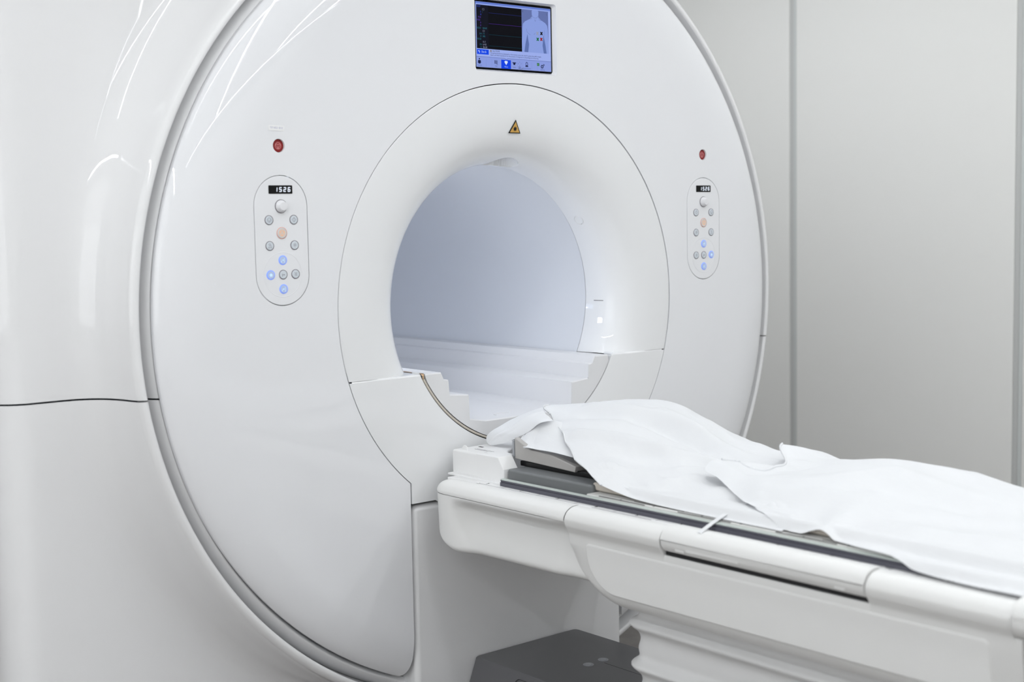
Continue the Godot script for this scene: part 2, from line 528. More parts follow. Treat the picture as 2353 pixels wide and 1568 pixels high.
func make_materials() -> void:
	M.shell = plastic("gloss_white_shell", Color(0.925, 0.925, 0.928), 0.55, 0.9, 0.02)
	M.cover = plastic("gloss_white_cover", Color(0.925, 0.928, 0.938), 0.55, 0.9, 0.02)
	M.mouth = plastic("gloss_white_mouth", Color(0.925, 0.928, 0.932), 0.55, 0.9, 0.02)
	M.tube = plastic("bore_liner", Color(0.86, 0.87, 0.89), 0.5, 0.0)
	M.bridge = plastic("bridge_white", Color(0.88, 0.88, 0.885), 0.4, 0.25, 0.12)
	M.couch = plastic("satin_white_couch", Color(0.905, 0.905, 0.90), 0.5, 0.12, 0.2)
	M.white = plastic("satin_white", Color(0.93, 0.93, 0.93), 0.45, 0.1, 0.2)
	M.deck = plastic("pale_grey_deck", Color(0.83, 0.83, 0.82), 0.5, 0.0)
	M.dark = plastic("dark_gap", Color(0.10, 0.10, 0.11), 0.7, 0.0)
	M.black = plastic("black", Color(0.03, 0.03, 0.035), 0.3, 0.0)
	M.gap_ring = plastic("mauve_gap_ring", Color(0.47, 0.45, 0.48), 0.6, 0.0)  # shade in the gap round buttons and dial, put into a ring's colour
	M.gasket = plastic("tan_gasket", Color(0.82, 0.79, 0.74), 0.45, 0.0)
	M.brass = plastic("brass_strip", Color(0.85, 0.72, 0.58), 0.3, 0.0)
	M.brass.metallic = 0.8
	M.button = plastic("button_rim", Color(0.84, 0.86, 0.89), 0.4, 0.2)
	M.knob = plastic("knob_white", Color(0.91, 0.91, 0.92), 0.45, 0.1)
	M.red = plastic("stop_red", Color(0.52, 0.02, 0.03), 0.35, 0.3)
	M.rail = plastic("grey_rail", Color(0.33, 0.33, 0.37), 0.45, 0.0)
	M.rail_top = plastic("pale_green_rail", Color(0.74, 0.77, 0.75), 0.45, 0.0)
	M.coil = plastic("grey_coil", Color(0.46, 0.47, 0.475), 0.55, 0.0)
	M.tray = plastic("grey_tray", Color(0.69, 0.68, 0.67), 0.5, 0.0)
	M.beige = plastic("beige_pad", Color(0.80, 0.77, 0.73), 0.6, 0.0)
	M.box = plastic("charcoal_box", Color(0.40, 0.40, 0.41), 0.38, 0.15, 0.15)
	M.steel = plastic("grey_steel", Color(0.62, 0.63, 0.65), 0.35, 0.0)
	M.bellows = plastic("bellows_white", Color(0.88, 0.88, 0.88), 0.6, 0.0)
	M.ink = plastic("ink", Color(0.12, 0.10, 0.11), 0.7, 0.0)
	M.line = plastic("thin_grey_line", Color(0.52, 0.51, 0.52), 0.7, 0.0)
	M.yellow = plastic("warning_yellow", Color(0.83, 0.65, 0.32), 0.5, 0.0)
	M.wall = plastic("wall_paint", Color(0.925, 0.925, 0.915), 0.55, 0.0)
	M.white_wall = plastic("white_wall_paint", Color(0.93, 0.93, 0.925), 0.6, 0.0)
	M.joint = plastic("joint_grey", Color(0.80, 0.815, 0.81), 0.5, 0.0)
	M.joint2 = plastic("joint_grey_dark", Color(0.76, 0.765, 0.76), 0.5, 0.0)
	M.ceiling = plastic("ceiling_paint", Color(0.90, 0.90, 0.89), 0.8, 0.0)
	var fl := plastic("vinyl_floor", Color(1, 1, 1), 0.4, 0.0)
	var nt := NoiseTexture2D.new()
	nt.width = 512; nt.height = 512; nt.seamless = true
	nt.noise = noise(0.02, 5)
	var ramp := Gradient.new()
	ramp.set_color(0, Color(0.45, 0.43, 0.415)); ramp.set_color(1, Color(0.57, 0.55, 0.535))
	nt.color_ramp = ramp
	fl.albedo_texture = nt
	fl.uv1_triplanar = true
	fl.uv1_world_triplanar = true
	M.floor = fl
	# non-woven cloth
	var sh := plastic("nonwoven_cloth", Color(0.90, 0.905, 0.912), 0.85, 0.0)
	sh.backlight_enabled = true
	sh.backlight = Color(0.35, 0.35, 0.36)
	var hn := NoiseTexture2D.new()
	hn.width = 512; hn.height = 512; hn.seamless = true
	hn.noise = noise(0.012, 11, 5)
	sh.heightmap_enabled = true
	sh.heightmap_texture = hn
	sh.heightmap_scale = 0.10
	sh.uv1_triplanar = true
	sh.uv1_scale = Vector3(5, 5, 2.5)
	M.sheet = sh
	var lamp := StandardMaterial3D.new()
	lamp.resource_name = "lamp_diffuser"
	lamp.albedo_color = Color(0.9, 0.9, 0.9)
	lamp.emission_enabled = true
	lamp.emission = Color(0.975, 0.988, 1.0)
	lamp.emission_energy_multiplier = 6.0
	M.lamp = lamp
	var wd := lamp.duplicate()
	wd.resource_name = "fill_glow"  # glow of the fill panel added in the left wall
	wd.emission_energy_multiplier = 0.35
	M.added_window = wd
	var led := lamp.duplicate()
	led.resource_name = "bore_led"
	led.emission = Color(0.75, 0.84, 1)
	led.emission_energy_multiplier = 3.0
	M.led = led


# ---------------------------------------------------------------- shapes of the scanner
func dish(mb: MB, prof: Array, angles: Array, hint: Vector3, mode := 0, wrap := false, squash := false) -> void:
	var rows := []
	for q in prof:
		var row := PackedVector3Array()
		for a in angles:
			var r: float = q[0]
			if squash:
				r *= 1.0 - 0.014 * smoothstep(0.35, 1.0, -sin(a))
			row.append(V(r * cos(a), r * sin(a), q[1]))
		rows.append(row)
	mb.grid(rows, hint, mode, wrap)


func turn(n: int, a0 := 0.0, a1 := TAU) -> Array:
	var o := []
	for k in n + 1:
		o.append(a0 + (a1 - a0) * k / n)
	return o


func circle2(r: float, n := 128, cx := 0.0, cy := 0.0) -> PackedVector2Array:
	var o := PackedVector2Array()
	for k in n:
		o.append(Vector2(cx + r * cos(TAU * k / n), cy + r * sin(TAU * k / n)))
	return o


func rect2(x0: float, y0: float, x1: float, y1: float) -> PackedVector2Array:
	return PackedVector2Array([Vector2(x0, y0), Vector2(x1, y0), Vector2(x1, y1), Vector2(x0, y1)])


func round2(x0: float, y0: float, x1: float, y1: float, r: float, n := 8) -> PackedVector2Array:
	var o := PackedVector2Array()
	for q in [[x1 - r, y1 - r, 0], [x0 + r, y1 - r, 1], [x0 + r, y0 + r, 2], [x1 - r, y0 + r, 3]]:
		for k in n + 1:
			var a: float = PI / 2 * (q[2] + k / float(n))
			o.append(Vector2(q[0] + r * cos(a), q[1] + r * sin(a)))
	return o


func at_z(z: float) -> Callable:
	return func(x, y): return Vector3(x, y, z)


func front(x, y, w) -> Vector3:
	return Vector3(x, y, w)


# walls of an opening: the loop swept from z0 to z1, seen from inside
func well(mb: MB, poly: PackedVector2Array, z0: float, z1: float, shrink := 0.0, centre := Vector2.ZERO) -> void:
	var a := PackedVector3Array()
	var b := PackedVector3Array()
	for k in poly.size() + 1:
		var q := poly[k % poly.size()]
		a.append(V(q.x, q.y, z0))
		q = q + (centre - q).normalized() * shrink
		b.append(V(q.x, q.y, z1))
	mb.grid([a, b], V(centre.x, centre.y, (z0 + z1) / 2 + 0.002), 1, true)


const PX := 0.6877      # the control panels stand this far left and right of the axis
const RED := Vector2(0.6875, 0.381)


func stadium(cx: float, grow := 0.0) -> PackedVector2Array:
	return round2(cx - 0.0665 - grow, 0.0305 - grow, cx + 0.0665 + grow, 0.3155 + grow, 0.0664 + grow, 18)


func flat_cover() -> MB:
	var mb := MB.new()
	var base := Geometry2D.clip_polygons(circle2(0.86, 240), rect2(-0.3565, -1.2, 0.3565, -0.40))
	var holes := [circle2(0.5478, 240), stadium(-PX, 0.0014), stadium(PX, 0.0014), circle2(0.0150, 32, -RED.x, RED.y), circle2(0.0150, 32, RED.x, RED.y), round2(-0.129, 0.574, 0.137, 0.752, 0.007, 4)]
	var cuts := [-1.0, -PX, 0.0, PX, 1.0]
	for k in 4:
		var slab := rect2(cuts[k], -1.0, cuts[k + 1], 1.0)
		var pieces := Geometry2D.intersect_polygons(base[0], slab)
		for h in holes:
			var next: Array[PackedVector2Array] = []
			for q in pieces:
				next.append_array(Geometry2D.clip_polygons(q, h))
			pieces = next
		for q in pieces:
			mb.flat(q, at_z(0), V(0, 0, 1))
	for k in range(1, holes.size()):
		var c: Vector2 = [Vector2.ZERO, Vector2(-PX, 0.173), Vector2(PX, 0.173), Vector2(-RED.x, RED.y), RED, Vector2(0.004, 0.663)][k]
		well(mb, holes[k], 0.0, -0.009 if k != 5 else -0.010, 0.0 if k < 3 else (0.0012 if k < 5 else 0.0075), c)
	return mb


func notch_angle(r: float) -> float:
	return asin(clampf(0.3565 / r, 0, 1))


func cover_edge() -> MB:
	# the rounded rim of the front cover, from its flat face to its outer edge; the ends follow the two upright cuts beside the pedestal
	var prof := []
	for k in 19:
		var u := sin(PI / 2 * k / 18.0)
		prof.append([0.86 + 0.124 * u, -0.037 * (1 - pow(maxf(1 - pow(u, 1.8), 0), 1 / 1.8))])
	prof.append([0.9835, -0.046])
	var mb := MB.new()
	var rows := []
	for q in prof:
		var row := PackedVector3Array()
		var cut := 0.3565 + 0.034 * (1 - sqrt(maxf(0, 1 - pow(clampf((q[0] - 0.925) / 0.06, 0, 1), 2))))
		var lim := asin(cut / (q[0] * (1.0 - 0.0135 * smoothstep(0.86, 0.95, q[0]))))
		for k in 241:
			var a := -PI / 2 + lim + (TAU - 2 * lim) * k / 240.0
			var r: float = q[0] * (1.0 - 0.014 * smoothstep(0.35, 1.0, -sin(a)) * smoothstep(0.86, 0.95, q[0]))
			row.append(V(r * cos(a), r * sin(a), q[1]))
		rows.append(row)
	mb.grid(rows, V(0, 0, 1))
	# the thickness along the upright cuts and round the mouth
	for s in [0, 240]:
		var a := PackedVector3Array()
		var b := PackedVector3Array()
		for row in rows:
			a.append(row[s]); b.append(row[s] + V(0, 0, -0.03))
		mb.grid([a, b], V(0, -0.6, 0), 1)
	for s in [-1.0, 1.0]:
		mb.grid([PackedVector3Array([V(s * 0.3565, -0.416, 0), V(s * 0.3565, -0.80, 0)]), PackedVector3Array([V(s * 0.3565, -0.416, -0.03), V(s * 0.3565, -0.80, -0.03)])], V(-s, 0, 0))
	var lim2 := asin(0.3565 / 0.5478)
	dish(mb, [[0.5478, 0.0], [0.5478, -0.03]], turn(160, -PI / 2 + lim2, 1.5 * PI - lim2), V(0, 0, 0), 1)
	return mb


func mouth_r(z: float) -> float:
	var u := clampf(-z / 0.13, 0, 1)
	return 0.350 + 0.170 * (1 - pow(1 - pow(1 - u, 2.9), 1 / 2.9))


func mouth_z(r: float) -> float:
	var lo := -0.13
	var hi := 0.0
	for k in 40:
		var m := (lo + hi) / 2
		if mouth_r(m) > r:
			hi = m
		else:
			lo = m
	return (lo + hi) / 2


func bore_mouth() -> MB:
	var mb := MB.new()
	# the flared throat, with the shallow pocket at its top
	var prof := [[0.5456, -0.03], [0.5456, -0.002], [0.5456, -0.002], [0.5438, 0.0], [0.52, 0.0]]
	for k in range(1, 121):
		var th := PI / 2 * k / 120.0
		var u := pow(sin(th), 2.0 / 2.9)
		var t := pow(maxf(cos(th), 0), 2.0 / 2.9)
		# superellipse from the flat rim (r .52, z 0) to the tube (r .35, z -.13)
		prof.append([0.350 + 0.170 * (1 - u), -0.13 * (1 - t)])
	var ang := turn(150, -0.55, PI / 2 - 0.2)
	ang.append_array(turn(160, PI / 2 - 0.2, PI / 2 + 0.2).slice(1))
	ang.append_array(turn(150, PI / 2 + 0.2, PI + 0.55).slice(1))
	var rows := []
	for q in prof:
		var row := PackedVector3Array()
		for a in ang:
			var r: float = q[0]
			if absf(a - PI / 2) < 0.2:
				var x := r * cos(a)
				var d: float = -q[1]
				var e := 1.0 - pow((x - 0.014) / 0.052, 2) - pow((d - 0.087) / 0.037, 2)
				if e > 0:
					r += 0.026 * smoothstep(0.0, 0.09, e)
			row.append(V(r * cos(a), r * sin(a), q[1]))
		rows.append(row)
	mb.grid(rows, V(0, 0, 1.0), 1)
	mb = mb.kept(V(0, 1, 0), SY - 0.0005)
	# the flat lower cheeks, below the ledges
	var outer := circle2(0.5456, 240)
	var poly := Geometry2D.merge_polygons(outer, rect2(-0.3525, -0.4665, 0.3525, -0.35))[0]
	poly = Geometry2D.clip_polygons(poly, rect2(-1, SY - 0.004, 1, 1))[0]
	var parts := Geometry2D.clip_polygons(poly, circle2(0.3565, 200))
	for q in parts:
		mb.flat(q, at_z(0), V(0, 0, 1))
	# the two ledges with rounded front edges
	for s in [-1.0, 1.0]:
		var e0 := PackedVector3Array()
		var e1 := PackedVector3Array()
		var e2 := PackedVector3Array()
		var e3 := PackedVector3Array()
		for k in 25:
			var x := 0.318 + (0.5145 - 0.318) * k / 24.0
			var back := minf(mouth_z(sqrt(x * x + SY * SY)), -0.0012)
			e0.append(V(s * x, SY - 0.004, 0)); e1.append(V(s * x, SY - 0.0012, minf(-0.0012, 0)))
			e2.append(V(s * x, SY, maxf(-0.004, back))); e3.append(V(s * x, SY, back - 0.004))
		mb.grid([e0, e1, e2, e3], V(0, 1, 0.5))
	# rims
	var lim := asin(0.3525 / 0.5456)
	dish(mb, [[0.5456, 0.0], [0.5456, -0.03]], turn(30, -PI / 2 + lim, -0.25), V(0, 0, 0), 2)
	dish(mb, [[0.5456, 0.0], [0.5456, -0.03]], turn(30, PI + 0.25, 1.5 * PI - lim), V(0, 0, 0), 2)
	dish(mb, [[0.3565, 0.0], [0.3565, -0.03]], turn(60, PI + 0.44, TAU - 0.44), V(0, 0, 0), 1)
	for s in [-1.0, 1.0]:
		mb.grid([PackedVector3Array([V(s * 0.3525, -0.414, 0), V(s * 0.3525, -0.4665, 0)]), PackedVector3Array([V(s * 0.3525, -0.414, -0.03), V(s * 0.3525, -0.4665, -0.03)])], V(s, 0, 0))
	mb.grid([PackedVector3Array([V(-0.3525, -0.4665, 0), V(0.3525, -0.4665, 0)]), PackedVector3Array([V(-0.3525, -0.4665, -0.03), V(0.3525, -0.4665, -0.03)])], V(0, -1, 0))
	return mb


func shell_reach(a: float) -> float:
	# distance from the axis to the outline of the magnet housing
	var best := 9.0
	var d := Vector2(cos(a), sin(a))
	for w in [[Vector2(-1, 0), 1.262], [Vector2(0, 1), 1.22], [Vector2(0, -1), 1.022]]:
		var k: float = d.dot(w[0])
		if k > 0.01:
			best = minf(best, w[1] / k)
	# the right half is round, close behind the rim
	var round_ := smoothstep(-0.05, 0.30, d.x)
	return minf(best, lerpf(best, 1.064, round_))


func shell_z(r: float, reach: float) -> float:
	var pr := [[1.0115, -0.0425], [1.013, -0.0405], [1.016, -0.0392], [1.022, -0.0400], [1.028, -0.0440], [1.0325, -0.0510], [1.0365, -0.067], [1.0415, -0.092], [1.048, -0.115], [1.056, -0.134], [1.066, -0.150], [1.078, -0.162], [1.092, -0.172], [1.110, -0.180], [1.135, -0.184], [1.17, -0.1855], [3.0, -0.19]]
	var z := -0.19
	for k in pr.size() - 1:
		if r <= pr[k + 1][0]:
			z = lerpf(pr[k][1], pr[k + 1][1], clampf((r - pr[k][0]) / (pr[k + 1][0] - pr[k][0]), 0, 1))
			break
	var f := clampf((reach - 1.040) * 0.9, 0.004, 0.075)
	var t := clampf(1 - (reach - r) / f, 0, 1)
	return z - f * (1 - sqrt(maxf(1 - t * t, 0)))


func housing() -> MB:
	var mb := MB.new()
	var ang := turn(288)
	var prof := [[0.972, -0.062], [0.980, -0.050], [0.985, -0.052], [0.9915, -0.062], [0.998, -0.074], [1.004, -0.088], [1.0078, -0.102], [1.0078, -0.102], [1.0100, -0.060], [1.0110, -0.0445]]
	dish(mb, prof.slice(0, 7), ang, V(0, 0, 1), 0, true, false)
	dish(mb, prof.slice(7) + [[1.0115, -0.0425]], ang, V(0, 0, 0.4), 1, true, false)
	var steps := [0.0, 0.0015, 0.0045, 0.0075, 0.0105, 0.0135, 0.0165, 0.019, 0.021, 0.023, 0.025, 0.0275, 0.030, 0.033, 0.0365, 0.0405, 0.0445, 0.050, 0.056, 0.064, 0.072, 0.081, 0.09, 0.10, 0.12, 0.16, 0.2]
	var rows := []
	for k in steps.size() + 12:
		var row := PackedVector3Array()
		for a in ang:
			var re := shell_reach(a)
			var r: float
			if k < steps.size():
				r = minf(1.0115 + steps[k], re - 0.003)
			else:
				var f := (k - steps.size() + 1) / 12.0
				r = lerpf(minf(1.2115, re - 0.003), re, 1 - pow(1 - f, 2.0))
			row.append(V(r * cos(a), r * sin(a), shell_z(r, re)))
		rows.append(row)
	mb.grid(rows, V(0, 0, 1), 0, true)
	var side := []
	for z in [0.0, -0.5, -1.0, -1.75]:
		var row := PackedVector3Array()
		for k in ang.size():
			var q: Vector3 = rows[-1][k]
			row.append(V(q.x, q.y, q.z if z == 0.0 else z))
		side.append(row)
	mb.grid(side, V(0, 0, -0.9), 2, true)
	var hole := PackedVector3Array()
	for a in ang:
		hole.append(V(0.36 * cos(a), 0.36 * sin(a), -1.75))
	mb.grid([side[-1], hole], V(0, 0, -1), 0, true)
	return mb


func bridge() -> MB:
	# the stepped carrier through the bore: its section runs from the left ledge down to the table floor and up again
	var up := [[0.305, -0.1565], [0.2565, -0.1565], [0.2480, -0.1735], [0.2345, -0.1765], [0.2320, -0.2130], [0.1725, -0.2185], [0.1705, -0.279], [0.120, -0.2885]]
	var top := []
	for q in up:
		top.append(Vector2(-q[0], q[1]))
	for k in range(up.size() - 1, -1, -1):
		top.append(Vector2(up[k][0], up[k][1]))
	var mb := MB.new()
	# upper surfaces, with a small round at every edge and towards the front
	for k in top.size() - 1:
		var a: Vector2 = top[k]
		var b: Vector2 = top[k + 1]
		var e := (b - a).normalized()
		var nn := Vector2(-e.y, e.x)
		var t := minf(0.003, a.distance_to(b) * 0.3)
		var rows := []
		for z in [[0.0, 0.0], [-0.0012, 0.0012 + 0.0015], [-0.004, 0.003]]:
			rows.append(z)
		var pts := PackedVector3Array()
		var r0 := PackedVector3Array([V(a.x - nn.x * 0.003, a.y - nn.y * 0.003, 0), V(b.x - nn.x * 0.003, b.y - nn.y * 0.003, 0)])
		var r1 := PackedVector3Array([V(a.x - nn.x * 0.0009, a.y - nn.y * 0.0009, -0.0009), V(b.x - nn.x * 0.0009, b.y - nn.y * 0.0009, -0.0009)])
		var r2 := PackedVector3Array([V(a.x, a.y, -0.003), V(b.x, b.y, -0.003)])
		var r3 := PackedVector3Array([V(a.x, a.y, -0.006), V(b.x, b.y, -0.006)])
		var r4 := PackedVector3Array([V(a.x, a.y, -1.70), V(b.x, b.y, -1.70)])
		mb.grid([r0, r1, r2, r3, r4], V(nn.x, nn.y, 0.3))
	var face := PackedVector2Array()
	for q in top:
		face.append(q + Vector2(0, -0.0028) * (1.0 if absf(q.x) > 0.0 else 0.0))
	# the underside follows the opening, a finger wider on the left than on the right
	for k in 49:
		var a := lerpf(-0.515, -PI + 0.53, k / 48.0)
		var r := lerpf(0.3535, 0.3466, smoothstep(-0.6, -2.2, a))
		face.append(Vector2(r * cos(a), r * sin(a)))
	mb.flat(face, at_z(0), V(0, 0, 1))
	var u0 := PackedVector3Array()
	var u1 := PackedVector3Array()
	for k in range(top.size() - 1, face.size()):
		u0.append(V(face[k].x, face[k].y, 0)); u1.append(V(face[k].x, face[k].y, -0.12))
	u0.append(V(top[0].x, top[0].y, 0)); u1.append(V(top[0].x, top[0].y, -0.12))
	mb.grid([u0, u1], V(0, -0.2, 0), 2)
	return mb


func disc_mesh(prof: Array, n := 40) -> MB:
	# turned piece about +z, prof from outside to the middle
	var mb := MB.new()
	dish(mb, prof, turn(n), V(0, 0, 1), 0, true)
	return mb


func picture_disc(r: float, z: float, n := 40) -> MB:
	var mb := MB.new()
	mb.flat(circle2(r, n), at_z(z), V(0, 0, 1))
	for k in mb.uv.size():
		mb.uv[k] = Vector2(0.5 + mb.uv[k].x / (2 * r), 0.5 - mb.uv[k].y / (2 * r))
	return mb


func textured(tex: Texture2D, rough := 0.4) -> StandardMaterial3D:
	var m := StandardMaterial3D.new()
	m.albedo_texture = tex
	m.roughness = rough
	m.texture_repeat = false
	return m


var button_faces := {}
var digits_mat: StandardMaterial3D


func control_panel(parent: Node3D, s: float) -> void:
	var cx := s * PX
	var mb := MB.new()
	mb.extrude(stadium(cx), -0.010, 0.0006, 0.0012, front)
	var panel := obj("control_panel", mb, M.cover, parent, UP, "stadium shaped control panel left of the bore" if s < 0 else "stadium shaped control panel right of the bore")
	# numeric display
	var d := MB.new()
	d.extrude(round2(cx - 0.0300, 0.2760, cx + 0.0300, 0.2945, 0.0018, 4), -0.001, 0.0016, 0.0004, front)
	var dn := obj("clock_display", d, M.black, panel)
	var q := MB.new()
	q.flat(rect2(cx - 0.0292, 0.2768, cx + 0.0292, 0.2937), at_z(0.0019), V(0, 0, 1))
	for k in q.uv.size():
		q.uv[k] = Vector2((q.uv[k].x - cx + 0.0292) / 0.0584, (0.2937 - q.uv[k].y) / 0.0169)
	dn.mesh = q.to_mesh(d.to_mesh())
	dn.material_override = null
	dn.set_surface_override_material(0, M.black)
	dn.set_surface_override_material(1, digits_mat)
	# dial
	var ring := disc_mesh([[0.0152, 0.0], [0.0150, 0.0012], [0.0140, 0.0014], [0.0138, 0.0010]])
	var kn := disc_mesh([[0.0138, 0.0008], [0.0138, 0.0022], [0.0134, 0.0030], [0.0105, 0.0105], [0.0098, 0.0122], [0.0086, 0.0130], [0.0086, 0.0130], [0.0, 0.0132]])
	var dial := obj("dial", kn.to_mesh(ring.to_mesh()), [M.gap_ring, M.knob], panel, V(cx, 0.2485, 0.0004), "white turning knob")
	# touch buttons
	var set_ := [["wedge", -0.0315, 0.2187], ["diamond", 0.0312, 0.2187], ["warn", 0, 0.1898], ["fan", -0.0315, 0.1623], ["lamp", 0.0315, 0.1623], ["in", 0, 0.1302], ["home", -0.0315, 0.0985], ["play", 0, 0.0982], ["level", 0.0315, 0.0983], ["out", 0, 0.0664]]
	for b in set_:
		var kind: String = b[0]
		var r := 0.0124 if kind == "warn" else 0.0100
		var lit: bool = kind in ["warn", "in", "out", "home"]
		var rim := disc_mesh([[r + 0.0006, 0.0], [r + 0.0005, 0.0011], [r - 0.0006, 0.0012], [r - 0.0007, 0.0009]])
		var body := disc_mesh([[r - 0.0007, 0.0008], [r - 0.0012, 0.0017], [r - 0.0018, 0.0020]])
		var mesh := picture_disc(r - 0.0018, 0.0020).to_mesh(body.to_mesh(rim.to_mesh()))
		var rimm: Material = M.gap_ring
		var bodm: Material = M.button
		if kind == "warn":
			rimm = M.orange_rim
		elif lit:
			rimm = M.blue_rim
			bodm = M.blue_rim
		obj("light_button" if lit else "button", mesh, [rimm, bodm, button_faces[kind]], panel, V(cx - s * b[1], b[2], 0.0004), "lit orange round button" if kind == "warn" else ("lit blue round button" if lit else ""))
	# shallow ring round the five direction buttons
	var rg := MB.new()
	var rows := []
	for k in 9:
		var a := TAU * k / 8
		var row := PackedVector3Array()
		for t in turn(64):
			row.append(V(cx + (0.0480 + 0.0011 * cos(a)) * cos(t), 0.0983 + (0.0494 + 0.0011 * cos(a)) * sin(t), 0.0004 + 0.0006 * sin(a)))
		rows.append(row)
	rg.grid(rows, V(0, 0, 1), 0, true)
	obj("guide_ring", rg, M.cover, panel)


func build_scanner() -> void:
	var s := thing("mri_scanner", "large white ring-shaped scanner with a round open bore and a blue touch screen above it", "scanner")
	# housing, parted along the seam at ledge height
	var hs := housing()
	obj("upper_housing", hs.kept(V(0, 1, 0), SY + 0.0019), M.shell, s, UP)
	obj("lower_housing", hs.kept(V(0, -1, 0), -(SY - 0.0019)), M.shell, s, UP)
	obj("front_cover", flat_cover(), M.cover, s, UP)
	obj("cover_rim", cover_edge(), M.cover, s, UP)
	obj("bore_mouth", bore_mouth(), M.mouth, s, UP)
	# dark backing that shows in the seams
	var bk := MB.new()
	dish(bk, [[0.534, -0.0302], [0.56, -0.0302]], turn(120), V(0, 0, 1), 0, true)
	dish(bk, [[0.32, -0.0305], [0.37, -0.0305]], turn(60, PI + 0.43, TAU - 0.43), V(0, 0, 1))
	bk = bk.kept(V(0, 0, 1), -0.03025)
	var arc := MB.new()
	dish(arc, [[0.338, -0.0305], [0.37, -0.0305]], turn(60, PI + 0.40, TAU - 0.40), V(0, 0, 1))
	bk.add(arc.kept(V(0, -1, 0), -(SY - 0.006)))
	bk.flat(rect2(-0.365, -0.87, 0.365, -0.40), at_z(-0.031), V(0, 0, 1))
	obj("seam_backing", bk, M.dark, s, UP)
	# bore
	var tb := MB.new()
	dish(tb, [[0.3525, -0.1335], [0.3515, -0.1345], [0.3515, -0.9], [0.3515, -1.75]], turn(160), V(0, 0, -0.9), 1, true)
	obj("bore_tube", tb, M.tube, s, UP)
	obj("table_bridge", bridge(), M.bridge, s, UP)
	var gk := MB.new()
	var path := []
	for k in 41:
		var a := lerpf(PI + 0.50, PI + 1.45, k / 40.0)
		path.append(V(0.3512 * cos(a), 0.3512 * sin(a), -0.003))
	gk.tube(path, 0.0029, 8)
	obj("edge_gasket", gk, M.gasket, s, UP)
	var br := MB.new()
	br.grid([PackedVector3Array([V(-0.318, SY + 0.001, -0.1), V(-0.3165, SY + 0.001, -0.004), V(-0.312, SY - 0.004, -0.002), V(-0.3105, SY - 0.016, -0.003)]), PackedVector3Array([V(-0.3055, SY + 0.001, -0.1), V(-0.3060, SY + 0.001, -0.004), V(-0.3065, SY - 0.004, -0.002), V(-0.3068, SY - 0.020, -0.003)])], V(0, 0.5, 1))
	obj("contact_strip", br, M.brass, s, UP)
	# marks in the mouth
	var ring := MB.new()
	var zc := -0.088
	var ac := atan2(0.206, 0.290)
	var pts := []
	for k in 29:
		var t := TAU * k / 28
		var zz := zc + 0.0135 * cos(t)
		var aa := ac + 0.0135 * sin(t) / 0.353
		pts.append(V((mouth_r(zz) - 0.0004) * cos(aa), (mouth_r(zz) - 0.0004) * sin(aa), zz))
	ring.tube(pts, 0.0012, 6)
	obj("sensor_ring", ring, M.mouth, s, UP)
	var dash := MB.new()
	pts = []
	for k in 7:
		var zz := lerpf(-0.099, -0.068, k / 6.0)
		pts.append(V(mouth_r(zz) - 0.0003, -0.0165, zz))
	dash.tube(pts, 0.0011, 6)
	obj("level_mark", dash, M.line, s, UP, "short grey line inside the bore mouth")
	var ov := MB.new()
	pts = []
	for k in 25:
		var t := lerpf(0.35, PI + 0.1, k / 24.0)
		pts.append(V(-0.020 + 0.026 * cos(t), -0.2882, -0.052 - 0.020 * sin(t)))
	ov.tube(pts, 0.0012, 6)
	obj("oval_recess", ov, M.bridge, s, UP)
	# lamps inside the bore, on the wall away from the camera
	for q in [[0.16, -0.25, 0.20, 0.75, 0.16], [0.05, -1.0, 0.7, 0.6, 0.05]]:
		var a: float = PI - q[4] * 2.0
		var lm := MB.new()
		var c := V(0.3485 * cos(a), 0.3485 * sin(a), q[1])
		lm.rbox(c - V(0.003, 0.016, q[2] / 2), c + V(0.003, 0.016, q[2] / 2), 0.002)
		obj("bore_light", lm, M.led, s, UP)
		var al := AreaLight3D.new()
		al.name = "bore_lamp"
		al.area_size = Vector2(q[2], 0.03)
		al.light_energy = q[3] * bore_power
		al.light_color = Color(0.93, 0.955, 1.0)
		if "area_range" in al:
			al.area_range = 5.0
		al.shadow_enabled = true
		s.add_child(al, true)
		al.look_at_from_position(UP + c + V(0.012, 0, 0), UP + V(0.35, -0.15, c.z + 0.05), Vector3.UP)
	# pedestal panel under the mouth
	var pd := MB.new()
	pd.extrude(round2(-0.3475, -1.2, 0.3475, -0.474, 0.016, 3), -0.6, -0.004, 0.014, front, 40, 5)
	obj("pedestal_panel", pd.kept(V(0, 1, 0), -1.06), M.shell, s, UP)
	# screen
	var sc := MB.new()
	sc.flat(rect2(-0.1195, 0.5835, 0.1255, 0.7415), at_z(-0.0088), V(0, 0, 1))
	for k in sc.uv.size():
		sc.uv[k] = Vector2((sc.uv[k].x + 0.1195) / 0.245, (0.7415 - sc.uv[k].y) / 0.158)
	var fr := MB.new()
	fr.flat(round2(-0.1215, 0.5825, 0.1300, 0.7425, 0.003, 3), at_z(-0.0095), V(0, 0, 1))
	obj("touch_screen", sc.to_mesh(fr.to_mesh()), [M.black, M.screen], s, UP, "blue lit touch screen with a drawing of a torso")
	# stop buttons
	for e in [-1.0, 1.0]:
		var b := MB.new()
		dish(b, [[0.0146, -0.0092], [0.0144, -0.0052], [0.0136, -0.0040], [0.0115, -0.0036]], turn(36), V(0, 0, 1), 0, true)
		var m := picture_disc(0.0115, -0.0036).to_mesh(b.to_mesh())
		obj("stop_button", m, [M.red, button_faces["stop"]], s, UP + V(e * RED.x, RED.y, 0), "recessed red stop button")
		control_panel(s, e)
	# warning sign
	var w := MB.new()
	var tri := PackedVector2Array([Vector2(-0.0195, 0), Vector2(0.0195, 0), Vector2(0, 0.0338)])
	w.extrude(tri, -0.001, 0.0006, 0.0003, front)
	var y := MB.new()
